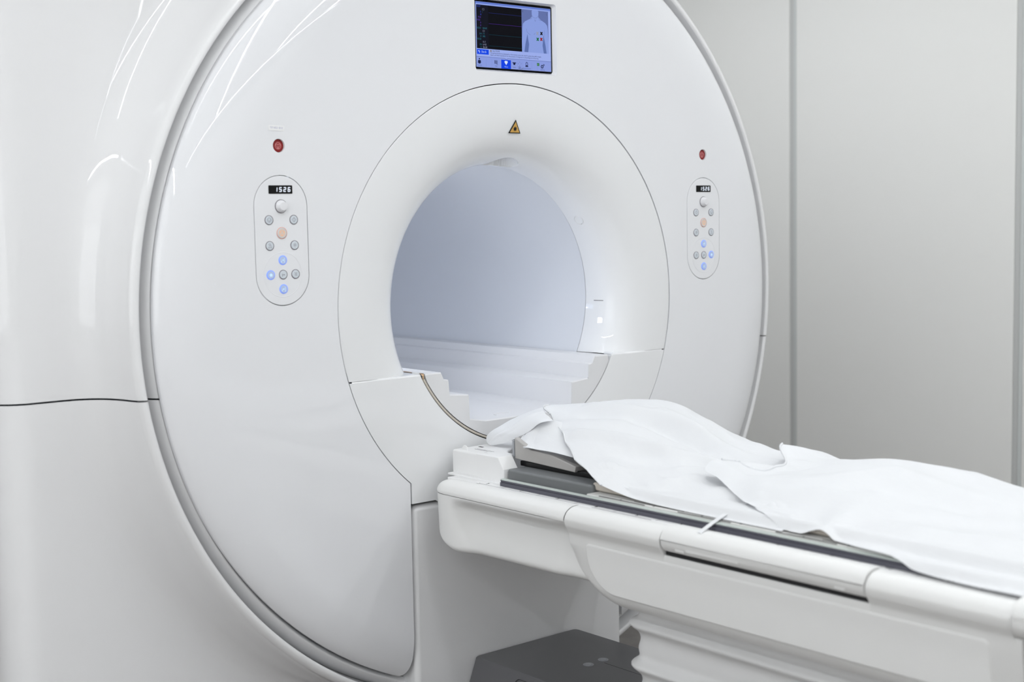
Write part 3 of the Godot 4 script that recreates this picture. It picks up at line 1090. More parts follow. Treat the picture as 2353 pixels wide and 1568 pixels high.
	y.flat(PackedVector2Array([Vector2(-0.0155, 0.0023), Vector2(0.0155, 0.0023), Vector2(0, 0.0291)]), at_z(0.0008), V(0, 0, 1))
	var st := MB.new()
	var burst := PackedVector2Array()
	for k in 32:
		var a := TAU * k / 32
		var r: float = [0.0098, 0.0044, 0.0072, 0.0044][k % 4]
		burst.append(Vector2(r * cos(a) * 0.85, 0.0112 + r * sin(a) * 0.85))
	st.flat(burst, at_z(0.0010), V(0, 0, 1))
	var rr := 0.445
	var wn := obj("laser_warning_sign", st.to_mesh(y.to_mesh(w.to_mesh())), [M.black, M.yellow, M.black], s, UP + V(-0.0035, 0.4245, mouth_z(0.4245) + 0.0022), "yellow triangular laser warning sign")
	wn.rotation.x = atan2(mouth_z(0.4583) - mouth_z(0.4245), 0.0338)
	# paper label
	var lb := MB.new()
	lb.flat(rect2(-0.0195, -0.0058, 0.0195, 0.0058), at_z(0.0006), V(0, 0, 1))
	for k in lb.uv.size():
		lb.uv[k] = Vector2((lb.uv[k].x + 0.0195) / 0.039, (0.0058 - lb.uv[k].y) / 0.0116)
	var ln := obj("paper_label", lb, M.paper, s, UP + V(-0.6925, 0.4190, 0), "small white paper label with handwritten digits")
	ln.rotation.z = -0.035


# ---------------------------------------------------------------- couch
func loft(mb: MB, sections: Array, zs: Array, mode_hint := Vector3.ZERO) -> void:
	var rows := []
	for k in zs.size():
		var row := PackedVector3Array()
		for q in sections[k]:
			row.append(V(q.x, q.y, zs[k]))
		rows.append(row)
	mb.grid(rows, mode_hint, 2)


func both(section: Array) -> Array:
	# the near half of a section, then its mirror image
	var o := section.duplicate()
	for k in range(section.size() - 1, -1, -1):
		o.append(Vector2(-section[k].x, section[k].y))
	return o


func smooth2(pts: Array, per := 5) -> Array:
	var c := Curve2D.new()
	for k in pts.size():
		var a: Vector2 = pts[maxi(k - 1, 0)]
		var b: Vector2 = pts[mini(k + 1, pts.size() - 1)]
		var t := (b - a) / 6.0
		c.add_point(pts[k], -t, t)
	var o := []
	for k in pts.size() - 1:
		for j in per:
			o.append(c.sample(k, j / float(per)))
	o.append(pts[-1])
	return o


func v2s(list: Array) -> Array:
	return list.map(func(q): return Vector2(q[0], q[1]))


func roll(called: String, sec: Array, z0: float, z1: float, parent: Node3D) -> void:
	# a length of the couch edge with softly closed ends
	var s := []
	var zs := []
	var mid := Vector2(-0.285, -0.425)
	for e in [[0.0, 0.0022], [0.0004, 0.0009], [0.0011, 0.0002], [0.003, 0.0]]:
		zs.append(z0 + e[0]); s.append(sec.map(func(q): return q + (mid - q).normalized() * e[1]))
	for e in [[0.003, 0.0], [0.0011, 0.0002], [0.0004, 0.0009], [0.0, 0.0022]]:
		zs.append(z1 - e[0]); s.append(sec.map(func(q): return q + (mid - q).normalized() * e[1]))
	for side in [1.0, -1.0]:
		var mb := MB.new()
		var t := []
		for k in s.size():
			t.append(s[k].map(func(q): return Vector2(q.x * side, q.y)))
		loft(mb, t, zs, V(0, -0.42, (z0 + z1) / 2))
		for e in [0, s.size() - 1]:
			var p := PackedVector2Array()
			for q in t[e]:
				p.append(q)
			p.append(Vector2(-0.27 * side, t[e][-1].y))
			p.append(Vector2(-0.27 * side, t[e][0].y))
			if absf(mb.area(p)) > 1e-6:
				mb.flat(p, at_z(zs[e]), V(0, 0, -1 if e == 0 else 1))
		obj(called, mb, M.couch, parent, UP)


func build_couch() -> void:
	var c := thing("patient_couch", "long white motorised patient couch with a numbered edge docked to the scanner", "couch")
	# --- shared edge section: rounded lip over a hollow
	var lip := smooth2(v2s([[-0.2885, -0.4015], [-0.300, -0.4005], [-0.314, -0.4025], [-0.3275, -0.4105], [-0.3348, -0.4220], [-0.3350, -0.4300]]))
	var under := smooth2(v2s([[-0.3350, -0.4300], [-0.3325, -0.4395], [-0.3265, -0.4490], [-0.3215, -0.4590], [-0.3195, -0.4780]]))
	# --- front end unit near the scanner: lid and body
	var lid := MB.new()
	var zs := []
	var secs := []
	for k in 9:
		var t := PI / 2 * k / 8.0
		zs.append(0.046 + 0.055 * (1 - cos(t)))
		var g := sin(t)
		secs.append(lip.map(func(q): return Vector2(lerpf(-0.283, q.x, 0.25 + 0.75 * g), lerpf(-0.427, q.y, 0.15 + 0.85 * g))))
	zs.append(0.5205)
	secs.append(lip)
	for side in [1.0, -1.0]:
		lid = MB.new()
		loft(lid, secs.map(func(s): return s.map(func(q): return Vector2(q.x * side, q.y))), zs, V(0, -0.5, 0.3))
		obj("end_lid", lid, M.couch, c, UP)
	var body := MB.new()
	zs = []
	secs = []
	for k in 60:
		var z: float = 0.0465 + 0.6135 * pow(k / 59.0, 1.5)
		var e := clampf((0.150 - z) / 0.1035, 0, 1)
		var yb := lerpf(-0.573, -0.566, k / 59.0) + 0.085 * (1 - sqrt(maxf(0, 1 - e * e)))
		var s := smoothstep(0.115, 0.205, z)
		var rnd := 0.75 * 0.055 * (1 - sqrt(maxf(0.0, 1 - pow(clampf((0.10 - z) / 0.0537, 0, 1), 2))))
		var pts := []
		for j in 33:
			var f := j / 32.0
			var yy := lerpf(-0.4312, yb, f)
			var x := 0.3345
			var hollow := smoothstep(0.02, 0.24, f) * 0.050 - smoothstep(0.30, 0.90, f) * 0.026
			x -= hollow * s + 0.010 * smoothstep(0.45, 0.52, z)
			x -= 0.003 * smoothstep(0.0, 1.0, f)
			x -= rnd
			if f > 0.86:
				x -= 0.03 * (1 - sqrt(maxf(0, 1 - pow((f - 0.86) / 0.14, 2))))
			pts.append(Vector2(-x, yy))
		pts.append(Vector2(-0.22, yb - 0.004))
		pts.append(Vector2(0, yb - 0.004))
		zs.append(z); secs.append(pts)
	for side in [1.0, -1.0]:
		loft(body, secs.map(func(s): return s.map(func(q): return Vector2(q.x * side, q.y))), zs, V(0, -0.48, 0.3))
		# end wall
		var p := PackedVector2Array()
		for q in secs[0]:
			p.append(Vector2(q.x * side, q.y))
		p.append(Vector2(0, -0.4312))
		body.flat(p, at_z(zs[0]), V(0, 0, -1))
		# thin strip on top that shows in the joint under the lid
		body.grid([PackedVector3Array([V(side * -0.3335, -0.4312, 0.102), V(side * -0.3225, -0.4312, 0.52)]), PackedVector3Array([V(0, -0.4312, 0.102), V(0, -0.4312, 0.52)])], V(0, 1, 0))
	obj("end_body", body, M.couch, c, UP)
	# --- rolled edges of the main carriage
	var full := lip + under.slice(1)
	for q in [[0.5215, 0.7985], [1.2825, 1.5535]]:
		roll("edge_roll", full, q[0], q[1], c)
	roll("end_roll", lip.map(func(q): return Vector2(q.x * 1.02 + 0.0, q.y + 0.009)) + smooth2(v2s([[-0.3417, -0.4230], [-0.340, -0.4360], [-0.330, -0.4490], [-0.315, -0.456]])).slice(1), 1.5575, 1.95, c)
	# --- long grip in two halves
	var lift := lip.map(func(q): return Vector2(q.x, q.y + 0.0045) if q.y > -0.428 else Vector2(q.x, q.y + 0.0045))
	roll("grip_top", lift.slice(0, lift.size() - 2) + [Vector2(-0.3352, -0.4190)], 0.8015, 1.2795, c)
	roll("grip_bottom", smooth2(v2s([[-0.300, -0.4205], [-0.3340, -0.4205], [-0.3345, -0.4225], [-0.3325, -0.4335], [-0.3275, -0.4415], [-0.3205, -0.4465], [-0.300, -0.4475]]), 4), 0.8015, 1.2795, c)
	for q in [[0.868, 1.0], [1.216, 1.238], [0.838, 0.862]]:
		var lt := MB.new()
		if q[1] - q[0] > 0.05:
			lt.rbox(V(-0.3332, -0.4370, q[0]), V(-0.3280, -0.4315, q[1]), 0.0009)
		else:
			lt.rbox(V(-0.3318, -0.4405, q[0]), V(-0.3275, -0.4275, q[1]), 0.0009)
		obj("latch", lt, M.couch, c, UP)
	var slotb := MB.new()
	slotb.rbox(V(-0.317, -0.456, 0.80), V(-0.25, -0.440, 1.281), 0.002)
	obj("grip_gap", slotb, M.dark, c, UP)
	# --- side covers
	var sp := MB.new()
	zs = []
	secs = []
	for k in 46:
		var z: float = 0.5215 + (1.566 - 0.5215) * pow(k / 45.0, 1.8)
		var e := clampf((0.645 - z) / 0.1235, 0, 1)
		var yb := -0.497 - 0.112 * sqrt(maxf(0, 1 - e * e))
		var pts := []
		var sec := v2s([[-0.3185, -0.4565], [-0.3195, -0.4600], [-0.3195, -0.478], [-0.3150, -0.509], [-0.3085, -0.546], [-0.3045, -0.569], [-0.2990, -0.582], [-0.2895, -0.594], [-0.2760, -0.604], [-0.2600, -0.609]])
		for q in smooth2(sec, 4):
			var f: float = clampf((-0.478 - q.y) / 0.131, 0, 1)
			pts.append(Vector2(q.x, q.y if q.y > -0.478 else lerpf(-0.478, yb, f)))
		pts.append(Vector2(-0.15, yb))
		pts.append(Vector2(0, yb))
		zs.append(z); secs.append(pts)
	for side in [1.0, -1.0]:
		loft(sp, secs.map(func(s): return s.map(func(q): return Vector2(q.x * side, q.y))), zs, V(0, -0.53, 1.0))
		for e in [0, zs.size() - 1]:
			var p := PackedVector2Array()
			for q in secs[e]:
				p.append(Vector2(q.x * side, q.y))
			p.append(Vector2(0, -0.4565))
			sp.flat(p, at_z(zs[e]), V(0, 0, -1 if e == 0 else 1))
		sp.grid([PackedVector3Array([V(side * -0.3185, -0.4565, 0.5215), V(side * -0.3185, -0.4565, 1.566)]), PackedVector3Array([V(0, -0.4565, 0.5215), V(0, -0.4565, 1.566)])], V(0, 1, 0))
	obj("side_cover", sp, M.couch, c, UP)
	# raised field on the side cover
	var fl := MB.new()
	var field := PackedVector2Array()
	for q in [[0.572, -0.470, 0.012], [0.572, -0.574, 0.075], [1.510, -0.574, 0.02], [1.510, -0.470, 0.012]]:
		var r: float = q[2]
		var sx := 1.0 if q[0] < 1.0 else -1.0
		var sy := -1.0 if q[1] > -0.5 else 1.0
		var arc := []
		for k in 9:
			var t := PI / 2 * k / 8.0
			arc.append(Vector2(q[0] + sx * r * (1 - sin(t)), q[1] + sy * r * (1 - cos(t))))
		if (sx * sy) > 0:
			arc.reverse()
		for a in arc:
			field.append(a)
	var slope := 0.0145 / 0.0945
	fl.extrude(field, -0.004, 0.0030, 0.0042, func(z, y, w): return V(-0.3197 + maxf(0.0, (-0.474 - y)) * slope - w, y, z), 40, 4)
	obj("side_field", fl, M.couch, c, UP)
	# --- top deck, rails and numbered edge
	var dk := MB.new()
	dk.rbox(V(-0.262, -0.43, 0.222), V(0.262, -0.3985, 1.95), 0.002)
	obj("cradle_base", dk, M.white, c, UP)
	dk = MB.new()
	dk.rbox(V(-0.2615, -0.3980, 0.514), V(0.2615, -0.3815, 1.95), 0.002)
	obj("cradle_deck", dk, M.deck, c, UP)
	var edge := MB.new()
	edge.rbox(V(-0.2905, -0.44, 0.06), V(0.2905, -0.4005, 1.95), 0.002)
	obj("numbered_edge", edge, M.white, c, UP)
	for side in [-1.0, 1.0]:
		var ra := MB.new()
		var rp := PackedVector2Array([Vector2(side * 0.2625, -0.4002), Vector2(side * 0.2625, -0.3850), Vector2(side * 0.2735, -0.3858), Vector2(side * 0.2735, -0.3900), Vector2(side * 0.2722, -0.3905), Vector2(side * 0.2722, -0.3915), Vector2(side * 0.2750, -0.3920), Vector2(side * 0.2750, -0.4002)])
		ra.extrude(rp, 0.238, 1.95, 0.0006, front, 20, 1)
		var rail := obj("side_rail", ra, M.rail, c, UP)
		var rt := MB.new()
		rt.rbox(V(minf(side * 0.2615, side * 0.2738), -0.3868, 0.238), V(maxf(side * 0.2615, side * 0.2738), -0.3842, 1.95), 0.0009)
		obj("rail_cap", rt, M.rail_top, rail)
		var lg := MB.new()
		lg.rbox(V(minf(side * 0.24, side * 0.2665), -0.4025, 0.030), V(maxf(side * 0.24, side * 0.2665), -0.3965, 0.237), 0.0022)
		obj("end_ledge", lg, M.white, c, UP)
	# ticks and figures
	for k in 13:
		var z := 0.1980 + 0.1215 * k
		if k < 12:
			var tk := MB.new()
			tk.rbox(V(-0.2880, -0.4006, z + 0.0605), V(-0.2700, -0.40025, z + 0.0615), 0.0001, 1)
			obj("tick", tk, M.line, c, UP)
		if k < 11:
			var tm := TextMesh.new()
			var sf := SystemFont.new()
			sf.font_names = PackedStringArray(["Droid Sans"])
			tm.font = sf
			tm.text = str(k + 1)
			tm.font_size = 32
			tm.pixel_size = 0.00042
			tm.depth = 0.0003
			tm.curve_step = 2.0
			var o := obj("number", tm, M.ink, c, UP + V(-0.2785, -0.40005, z))
			o.rotation = Vector3(-PI / 2, -PI / 2, 0)
	for q in [[-0.2885, 0.175, 0.519], [-0.2893, 0.560, 0.735]]:
		var tl := MB.new()
		tl.rbox(V(q[0] - 0.0006, -0.4006, q[1]), V(q[0] + 0.0002, -0.40015, q[2]), 0.0001, 1)
		obj("edge_line", tl, M.line, c, UP)
	for q in [[-0.2605, 0.552, 0.688, 0], [-0.250, 0.648, 0.788, 1], [-0.2605, 0.78, 0.92, 0], [-0.250, 0.88, 1.02, 1], [-0.2605, 1.03, 1.17, 0], [-0.250, 1.13, 1.27, 1]]:
		var sl := MB.new()
		sl.rbox(V(q[0] - 0.0014, -0.3818, q[1]), V(q[0] + 0.0014, -0.3810, q[2]), 0.0003, 1)
		obj("deck_slot", sl, M.ink, c, UP)
		var tk := MB.new()
		tk.rbox(V(-0.2585, -0.3818, q[1] + 0.06), V(-0.2525, -0.3811, q[1] + 0.0622), 0.0003, 1)
		obj("deck_tick", tk, M.ink, c, UP)
	# --- white head block with its neck cut-out
	var hb := MB.new()
	var plan := PackedVector2Array([Vector2(-0.25, 0.031), Vector2(-0.25, 0.190), Vector2(-0.206, 0.190)])
	for k in 21:
		var t := PI - PI * k / 20.0
		plan.append(Vector2(0.19 * cos(t) , 0.190 - 0.085 * pow(sin(t), 0.8)))
	plan.append_array(PackedVector2Array([Vector2(0.206, 0.190), Vector2(0.25, 0.190), Vector2(0.25, 0.031)]))
	hb.extrude(plan, -0.400, -0.3415, 0.005, func(x, z, w): return V(x, w, z), 30, 3)
	for side in [-1.0, 1.0]:
		var wedge := PackedVector2Array([Vector2(0.12, -0.400), Vector2(0.12, -0.3411), Vector2(0.2030, -0.3411), Vector2(0.2225, -0.3685), Vector2(0.2225, -0.400)])
		hb.extrude(wedge, 0.2060 if side > 0 else -0.2504, 0.2504 if side > 0 else -0.2060, 0.003, func(z, y, w): return V(w, y, z), 20, 2)
	obj("head_block", hb, M.white, c, UP)
	var tab := MB.new()
	tab.extrude(circle2(0.0115, 28, 0.062, -0.3415), -0.2375, -0.2355, 0.0008, func(z, y, w): return V(w, y, z))
	obj("round_tab", tab, M.white, c, UP, "small half-round white tab")
	for q in [[-0.2140, 0.070, -0.2115, 0.135, 0], [-0.2065, 0.070, -0.2055, 0.135, 0], [-0.187, 0.050, -0.180, 0.066, 1], [-0.2295, 0.126, -0.2280, 0.140, 1]]:
		var g := MB.new()
		g.rbox(V(q[0], -0.3418, q[1]), V(q[2], -0.3411, q[3]), 0.0003, 1)
		obj("top_mark", g, M.line if q[4] == 0 else M.ink, c, UP)
	var kn := MB.new()
	kn.rbox(V(-0.293, -0.4008, 0.172), V(-0.288, -0.3980, 0.180), 0.0012, 2)
	obj("edge_clip", kn, M.white, c, UP)
	# --- lifting column hidden in white bellows, standing on its base plate
	var bl := MB.new()
	var rows := []
	for k in 121:
		var y := -0.55 - 0.44 * k / 120.0
		var ph := fposmod((-0.611 - y) / 0.0905, 1.0)
		var bulge := 0.023 * exp(-pow((ph - 0.44) / 0.15, 2))
		var sag := 0.004 * sin(ph * TAU * 2 + 0.6)
		var row := PackedVector3Array()
		var ring := round2(-0.222 - bulge, 0.615 - bulge, 0.222 + bulge, 1.44 + bulge, 0.03 + bulge, 10)
		for j in ring.size() + 1:
			var q := ring[j % ring.size()]
			var wob := 0.004 * sin(q.y * 31.0 + y * 24.0) * sin(q.x * 23.0 + y * 37.0) + sag * 0.6
			var d := (q - Vector2(0, 1.03)).normalized() * wob
			row.append(V(q.x + d.x, y + 0.003 * sin(q.y * 19 + q.x * 11), q.y + d.y))
		rows.append(row)
	bl.grid(rows, V(0, -0.7, 1.03), 2, true)
	obj("bellows", bl, M.bellows, c, UP, "pleated white bellows")
	var bp := MB.new()
	bp.rbox(V(-0.25, -1.06, 0.60), V(0.25, -0.985, 1.48), 0.01)
	obj("base_plate", bp, M.couch, c, UP)


# ---------------------------------------------------------------- things on and under the couch
func build_things() -> void:
	var b := thing("floor_box", "low charcoal grey box on the floor under the couch against the scanner foot", "box")
	var mb := MB.new()
	var rows := []
	var lo := round2(-0.243, -0.0035, 0.243, 0.60, 0.02, 5)
	var hi := round2(-0.172, -0.0035, 0.174, 0.60, 0.012, 5)
	for st in [[lo, -1.06, 0.0], [lo, -1.055, 0.0], [hi, -0.889, 0.0], [hi, -0.884, 0.0015], [hi, -0.881, 0.005], [hi, -0.880, 0.009]]:
		var row := PackedVector3Array()
		for j in st[0].size() + 1:
			var q: Vector2 = st[0][j % st[0].size()]
			q += (Vector2(0, 0.3) - q).normalized() * st[2]
			row.append(V(q.x, st[1], maxf(q.y, -0.0035)))
		rows.append(row)
	mb.grid(rows, V(0, -1.0, 0.3), 2, true)
	var top := PackedVector2Array()
	for q in rows[-1]:
		top.append(Vector2(q.x, q.z))
	top.remove_at(top.size() - 1)
	mb.flat(top, func(x, z): return V(x, -0.880, z), V(0, 1, 0))
	obj("case", mb, M.box, b, UP)
	for q in [[-0.011, 0.245], [0.041, 0.243]]:
		var sc := MB.new()
		for r in [[[0.0135, 0.0], [0.0125, 0.0012], [0.0085, -0.0002]], [[0.0085, -0.0002], [0.0080, 0.0016], [0.0, 0.0018]]]:
			var rr := []
			for p in r:
				var row := PackedVector3Array()
				for t in turn(24):
					row.append(V(q[0] + p[0] * cos(t), -0.8799 + p[1], q[1] + p[0] * sin(t)))
				rr.append(row)
			sc.grid(rr, V(0, 1, 0), 0, true)
		obj("screw", sc, M.steel, b, UP)
	var sm := MB.new()
	sm.rbox(V(0.026, -0.8803, 0.262), V(0.0275, -0.8796, 0.59), 0.0003, 1)
	obj("lid_seam", sm, M.black, b, UP)
	var dr := MB.new()
	var tilt := 0.066 / 0.166
	var fieldp := round2(0.165, -1.03, 0.48, -0.895, 0.014, 5)
	var fr := []
	for g in [0.0, 0.0022]:
		var row := PackedVector3Array()
		for j in fieldp.size() + 1:
			var q := fieldp[j % fieldp.size()]
			q += (Vector2(0.32, -0.96) - q).normalized() * g
			row.append(V(-0.1735 + (q.y + 0.889) * tilt - 0.0006, q.y, q.x))
		fr.append(row)
	dr.grid(fr, V(-1, 0.3, 0), 0, true)
	obj("hatch_seam", dr, M.black, b, UP)

	var k := thing("coil_base", "dark grey slab lying on the couch behind the white head block", "coil")
	mb = MB.new()
	mb.rbox(V(-0.2425, -0.3984, 0.226), V(0.2425, -0.3665, 0.512), 0.006, 3)
	obj("slab", mb, M.coil, k, UP)

	k = thing("head_tray", "light grey angular head tray standing on the dark grey slab under the white sheet", "tray")
	mb = MB.new()
	var side := PackedVector2Array([Vector2(0.204, -0.301), Vector2(0.2045, -0.3505), Vector2(0.4105, -0.3570), Vector2(0.4150, -0.3440), Vector2(0.338, -0.3275), Vector2(0.262, -0.3235), Vector2(0.240, -0.3155)])
	mb.extrude(side, -0.2, -0.185, 0.002, func(z, y, w): return V(w, y, z), 20, 2)
	mb.extrude(side, 0.185, 0.2, 0.002, func(z, y, w): return V(w, y, z), 20, 2)
	var floor_ := PackedVector2Array([Vector2(0.206, -0.345), Vector2(0.206, -0.3500), Vector2(0.4100, -0.3568), Vector2(0.4130, -0.3460), Vector2(0.33, -0.3420)])
	mb.extrude(floor_, -0.19, 0.19, 0.001, func(z, y, w): return V(w, y, z), 20, 1)
	obj("tray_body", mb, M.tray, k, UP)
	mb = MB.new()
	mb.rbox(V(-0.2015, -0.3475, 0.1965), V(-0.186, -0.3065, 0.2035), 0.002)
	obj("latch_plate", mb, M.steel, k, UP)
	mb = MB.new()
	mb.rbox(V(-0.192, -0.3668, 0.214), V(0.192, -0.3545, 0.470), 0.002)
	obj("dark_gap_fill", mb, M.black, k, UP)  # black block added to darken the shaded gap between tray and slab
	# foam inside the tray that carries the sheet
	mb = MB.new()
	mb.rbox(V(-0.09, -0.344, 0.27), V(0.17, -0.290, 0.395), 0.02)
	obj("head_cushion", mb, M.sheet, k, UP)

	k = thing("mattress", "thin beige mattress pad on the couch, mostly hidden under the white sheet", "mattress")
	mb = MB.new()
	mb.rbox(V(-0.232, -0.3805, 0.500), V(0.232, -0.3625, 1.93), 0.006, 3)
	obj("pad", mb, M.beige, k, UP)


# ---------------------------------------------------------------- cloth
func along(list: Array, z: float) -> Vector3:
	# smooth look-up in rows of [z, a, b]
	if z <= list[0][0]:
		return V(list[0][1], list[0][2], 0)
	for k in list.size() - 1:
		if z <= list[k + 1][0]:
			var t: float = (z - list[k][0]) / (list[k + 1][0] - list[k][0])
			var p0: Array = list[maxi(k - 1, 0)]
			var p3: Array = list[mini(k + 2, list.size() - 1)]
			var a := cubic_interpolate(list[k][1], list[k + 1][1], p0[1], p3[1], t)
			var b := cubic_interpolate(list[k][2], list[k + 1][2], p0[2], p3[2], t)
			return V(a, b, 0)
	return V(list[-1][1], list[-1][2], 0)


# crest and near hem of the sheet: rows of z, x, y
const CREST := [[0.14, -0.05, -0.248], [0.22, 0.03, -0.2395], [0.30, 0.09, -0.2295], [0.39, 0.12, -0.2300], [0.485, 0.12, -0.2600], [0.60, 0.12, -0.3000], [0.72, 0.11, -0.3210], [0.80, 0.10, -0.3230], [2.0, 0.10, -0.330]]
const HEM := [[0.30, -0.24, -0.345], [0.49, -0.243, -0.345], [0.54, -0.250, -0.359], [0.64, -0.250, -0.375], [0.775, -0.252, -0.3795], [0.87, -0.254, -0.3805], [0.98, -0.256, -0.3805], [2.0, -0.256, -0.3805]]


func ridge(p: Vector2, a: Vector2, b: Vector2, w: float, h: float) -> float:
	var q := Geometry2D.get_closest_point_to_segment(p, a, b)
	var d := p.distance_to(q) / w
	var e := clampf(minf(p.distance_to(a), p.distance_to(b)) / (w * 1.5), 0.0, 1.0)
	return h * exp(-d * d) * (0.4 + 0.6 * e)


# the height of what the cloth lies on: mattress, deck, rails and the numbered edge
func support(x: float, z: float) -> float:
	var a := absf(x)
	var y := lerpf(-0.3605, -0.3795, smoothstep(0.231, 0.247, a)) if z > 0.5 else -0.3795
	if z < 0.62:
		y = lerpf(-0.42, y, smoothstep(0.50, 0.62, z))
	if a > 0.256 and a < 0.2765:
		y = maxf(y, lerpf(-0.3795, -0.3815, (a - 0.256) / 0.02))
	elif a >= 0.2765:
		y = lerpf(-0.3815, -0.3985, smoothstep(0.2765, 0.291, a))
	return y


var cloth_noise: FastNoiseLite
var cloth_fine: FastNoiseLite


func sheet_point(z: float, t: float, lift := 0.0) -> Vector3:
	# t 0 near hem, 1 crest, 2 far hem
	var cr := along(CREST, z)
	var hm := along(HEM, z)
	var x: float
	var y: float
	if t <= 1.0:
		x = lerpf(hm.x, cr.x, t)
		var f := pow(sin(t * PI / 2), 0.8)
		f = lerpf(f, t, 0.15 + 0.35 * smoothstep(0.45, 0.75, z))
		y = lerpf(hm.y, cr.y, f)
	else:
		x = lerpf(cr.x, 0.268, t - 1.0)
		y = lerpf(cr.y, -0.383, 1 - pow(cos((t - 1.0) * PI / 2), 0.9))
	var soft := smoothstep(0.0, 0.18, t) * smoothstep(2.0, 1.5, t)
	var wv := cloth_noise.get_noise_2d(x * 240 + z * 60, z * 110) * 0.011 * smoothstep(0.35, 0.7, z) + cloth_fine.get_noise_2d(x * 120 - z * 60, z * 95 + x * 30) * 0.008
	wv *= soft * (1.0 - 0.55 * smoothstep(0.8, 1.0, t) * smoothstep(1.25, 1.0, t))
	var p := Vector2(x, z)
	var r := 0.0
	r += ridge(p, Vector2(-0.14, 0.32), Vector2(-0.06, 0.58), 0.015, 0.013)
	r += ridge(p, Vector2(-0.20, 0.50), Vector2(-0.17, 0.57), 0.008, 0.006)
	r += ridge(p, Vector2(-0.02, 0.24), Vector2(0.05, 0.56), 0.022, 0.014)
	r -= ridge(p, Vector2(0.0, 0.42), Vector2(0.03, 0.62), 0.022, 0.020)
	r += ridge(p, Vector2(0.06, 0.44), Vector2(0.06, 0.68), 0.018, 0.014)
	r -= ridge(p, Vector2(-0.06, 0.64), Vector2(0.04, 0.70), 0.016, 0.014)
	r += ridge(p, Vector2(-0.12, 0.62), Vector2(-0.02, 0.72), 0.014, 0.008)
	r += ridge(p, Vector2(-0.20, 0.66), Vector2(-0.10, 0.70), 0.014, 0.006)
	r -= ridge(p, Vector2(-0.15, 0.46), Vector2(-0.10, 0.62), 0.026, 0.008)
	r -= ridge(p, Vector2(-0.06, 0.26), Vector2(0.0, 0.46), 0.022, 0.009)
	r += ridge(p, Vector2(-0.10, 0.50), Vector2(0.02, 0.70), 0.012, 0.008)
	return V(x, maxf(y + wv + r * soft, support(x, z)) + lift, z)


const GOWN_CREST := [[0.74, 0.08, -0.300], [0.775, 0.08, -0.2975], [0.84, 0.10, -0.313], [0.90, 0.10, -0.3055], [1.02, 0.10, -0.2965], [1.12, 0.10, -0.303], [1.224, 0.10, -0.3150], [1.326, 0.10, -0.3200], [1.5, 0.10, -0.330], [1.9, 0.10, -0.335]]
const GOWN_HEM := [[0.7, -0.235, -0.372], [0.986, -0.235, -0.375], [1.05, -0.250, -0.3785], [1.079, -0.252, -0.378], [1.126, -0.250, -0.364], [1.165, -0.256, -0.379], [1.22, -0.266, -0.3805], [1.284, -0.274, -0.3835], [1.353, -0.288, -0.3925], [1.45, -0.297, -0.3945], [1.54, -0.300, -0.3935], [1.95, -0.30, -0.3945]]
# left edge of the gown from the near side over the neckline to the crest: t, z, extra height
const GOWN_EDGE := [[0.0, 0.986, 0.0], [0.08, 0.93, 0.0], [0.16, 0.875, 0.0], [0.30, 0.785, 0.0], [0.36, 0.732, 0.004], [0.45, 0.716, 0.006], [0.54, 0.726, 0.004], [0.62, 0.745, 0.0], [0.57, 0.785, 0.0], [0.60, 0.818, 0.0], [0.69, 0.828, 0.004], [0.80, 0.822, 0.008], [1.0, 0.772, 0.012], [1.3, 0.80, 0.0], [2.0, 0.82, 0.0]]


func gown_point(z: float, t: float) -> Vector3:
	var cr := along(GOWN_CREST, z)
	var hm := along(GOWN_HEM, z)
	var x: float
	var y: float
	if t <= 1.0:
		x = lerpf(hm.x, cr.x, t)
		var f := lerpf(pow(sin(t * PI / 2), 0.8), t, 0.35)
		y = lerpf(hm.y, cr.y, f)
	else:
		x = lerpf(cr.x, 0.285, t - 1.0)
		y = lerpf(cr.y, -0.385, 1 - pow(cos((t - 1.0) * PI / 2), 0.9))
	var soft := smoothstep(0.0, 0.22, t) * smoothstep(2.0, 1.5, t)
	var wv := cloth_noise.get_noise_2d(x * 110 + 400, z * 60) * 0.016 + cloth_fine.get_noise_2d(x * 90 + z * 40, z * 50 - x * 20) * 0.006
	wv *= soft * (1.0 - 0.7 * smoothstep(0.75, 1.0, t) * smoothstep(1.25, 1.0, t))
	var p := Vector2(x, z)
	var r := 0.0
	r += ridge(p, Vector2(-0.10, 0.90), Vector2(0.02, 1.22), 0.05, 0.009)
	r += ridge(p, Vector2(-0.16, 0.92), Vector2(-0.10, 1.12), 0.022, 0.007)
	r += ridge(p, Vector2(0.04, 1.02), Vector2(0.02, 1.30), 0.03, 0.008)
	r -= ridge(p, Vector2(-0.05, 1.08), Vector2(-0.02, 1.30), 0.03, 0.009)
	r -= ridge(p, Vector2(-0.02, 0.95), Vector2(0.05, 1.05), 0.03, 0.008)
	r -= ridge(p, Vector2(-0.16, 1.15), Vector2(-0.06, 1.45), 0.03, 0.006)
	return V(x, maxf(y + wv + r * soft, support(x, z) + 0.002), z)


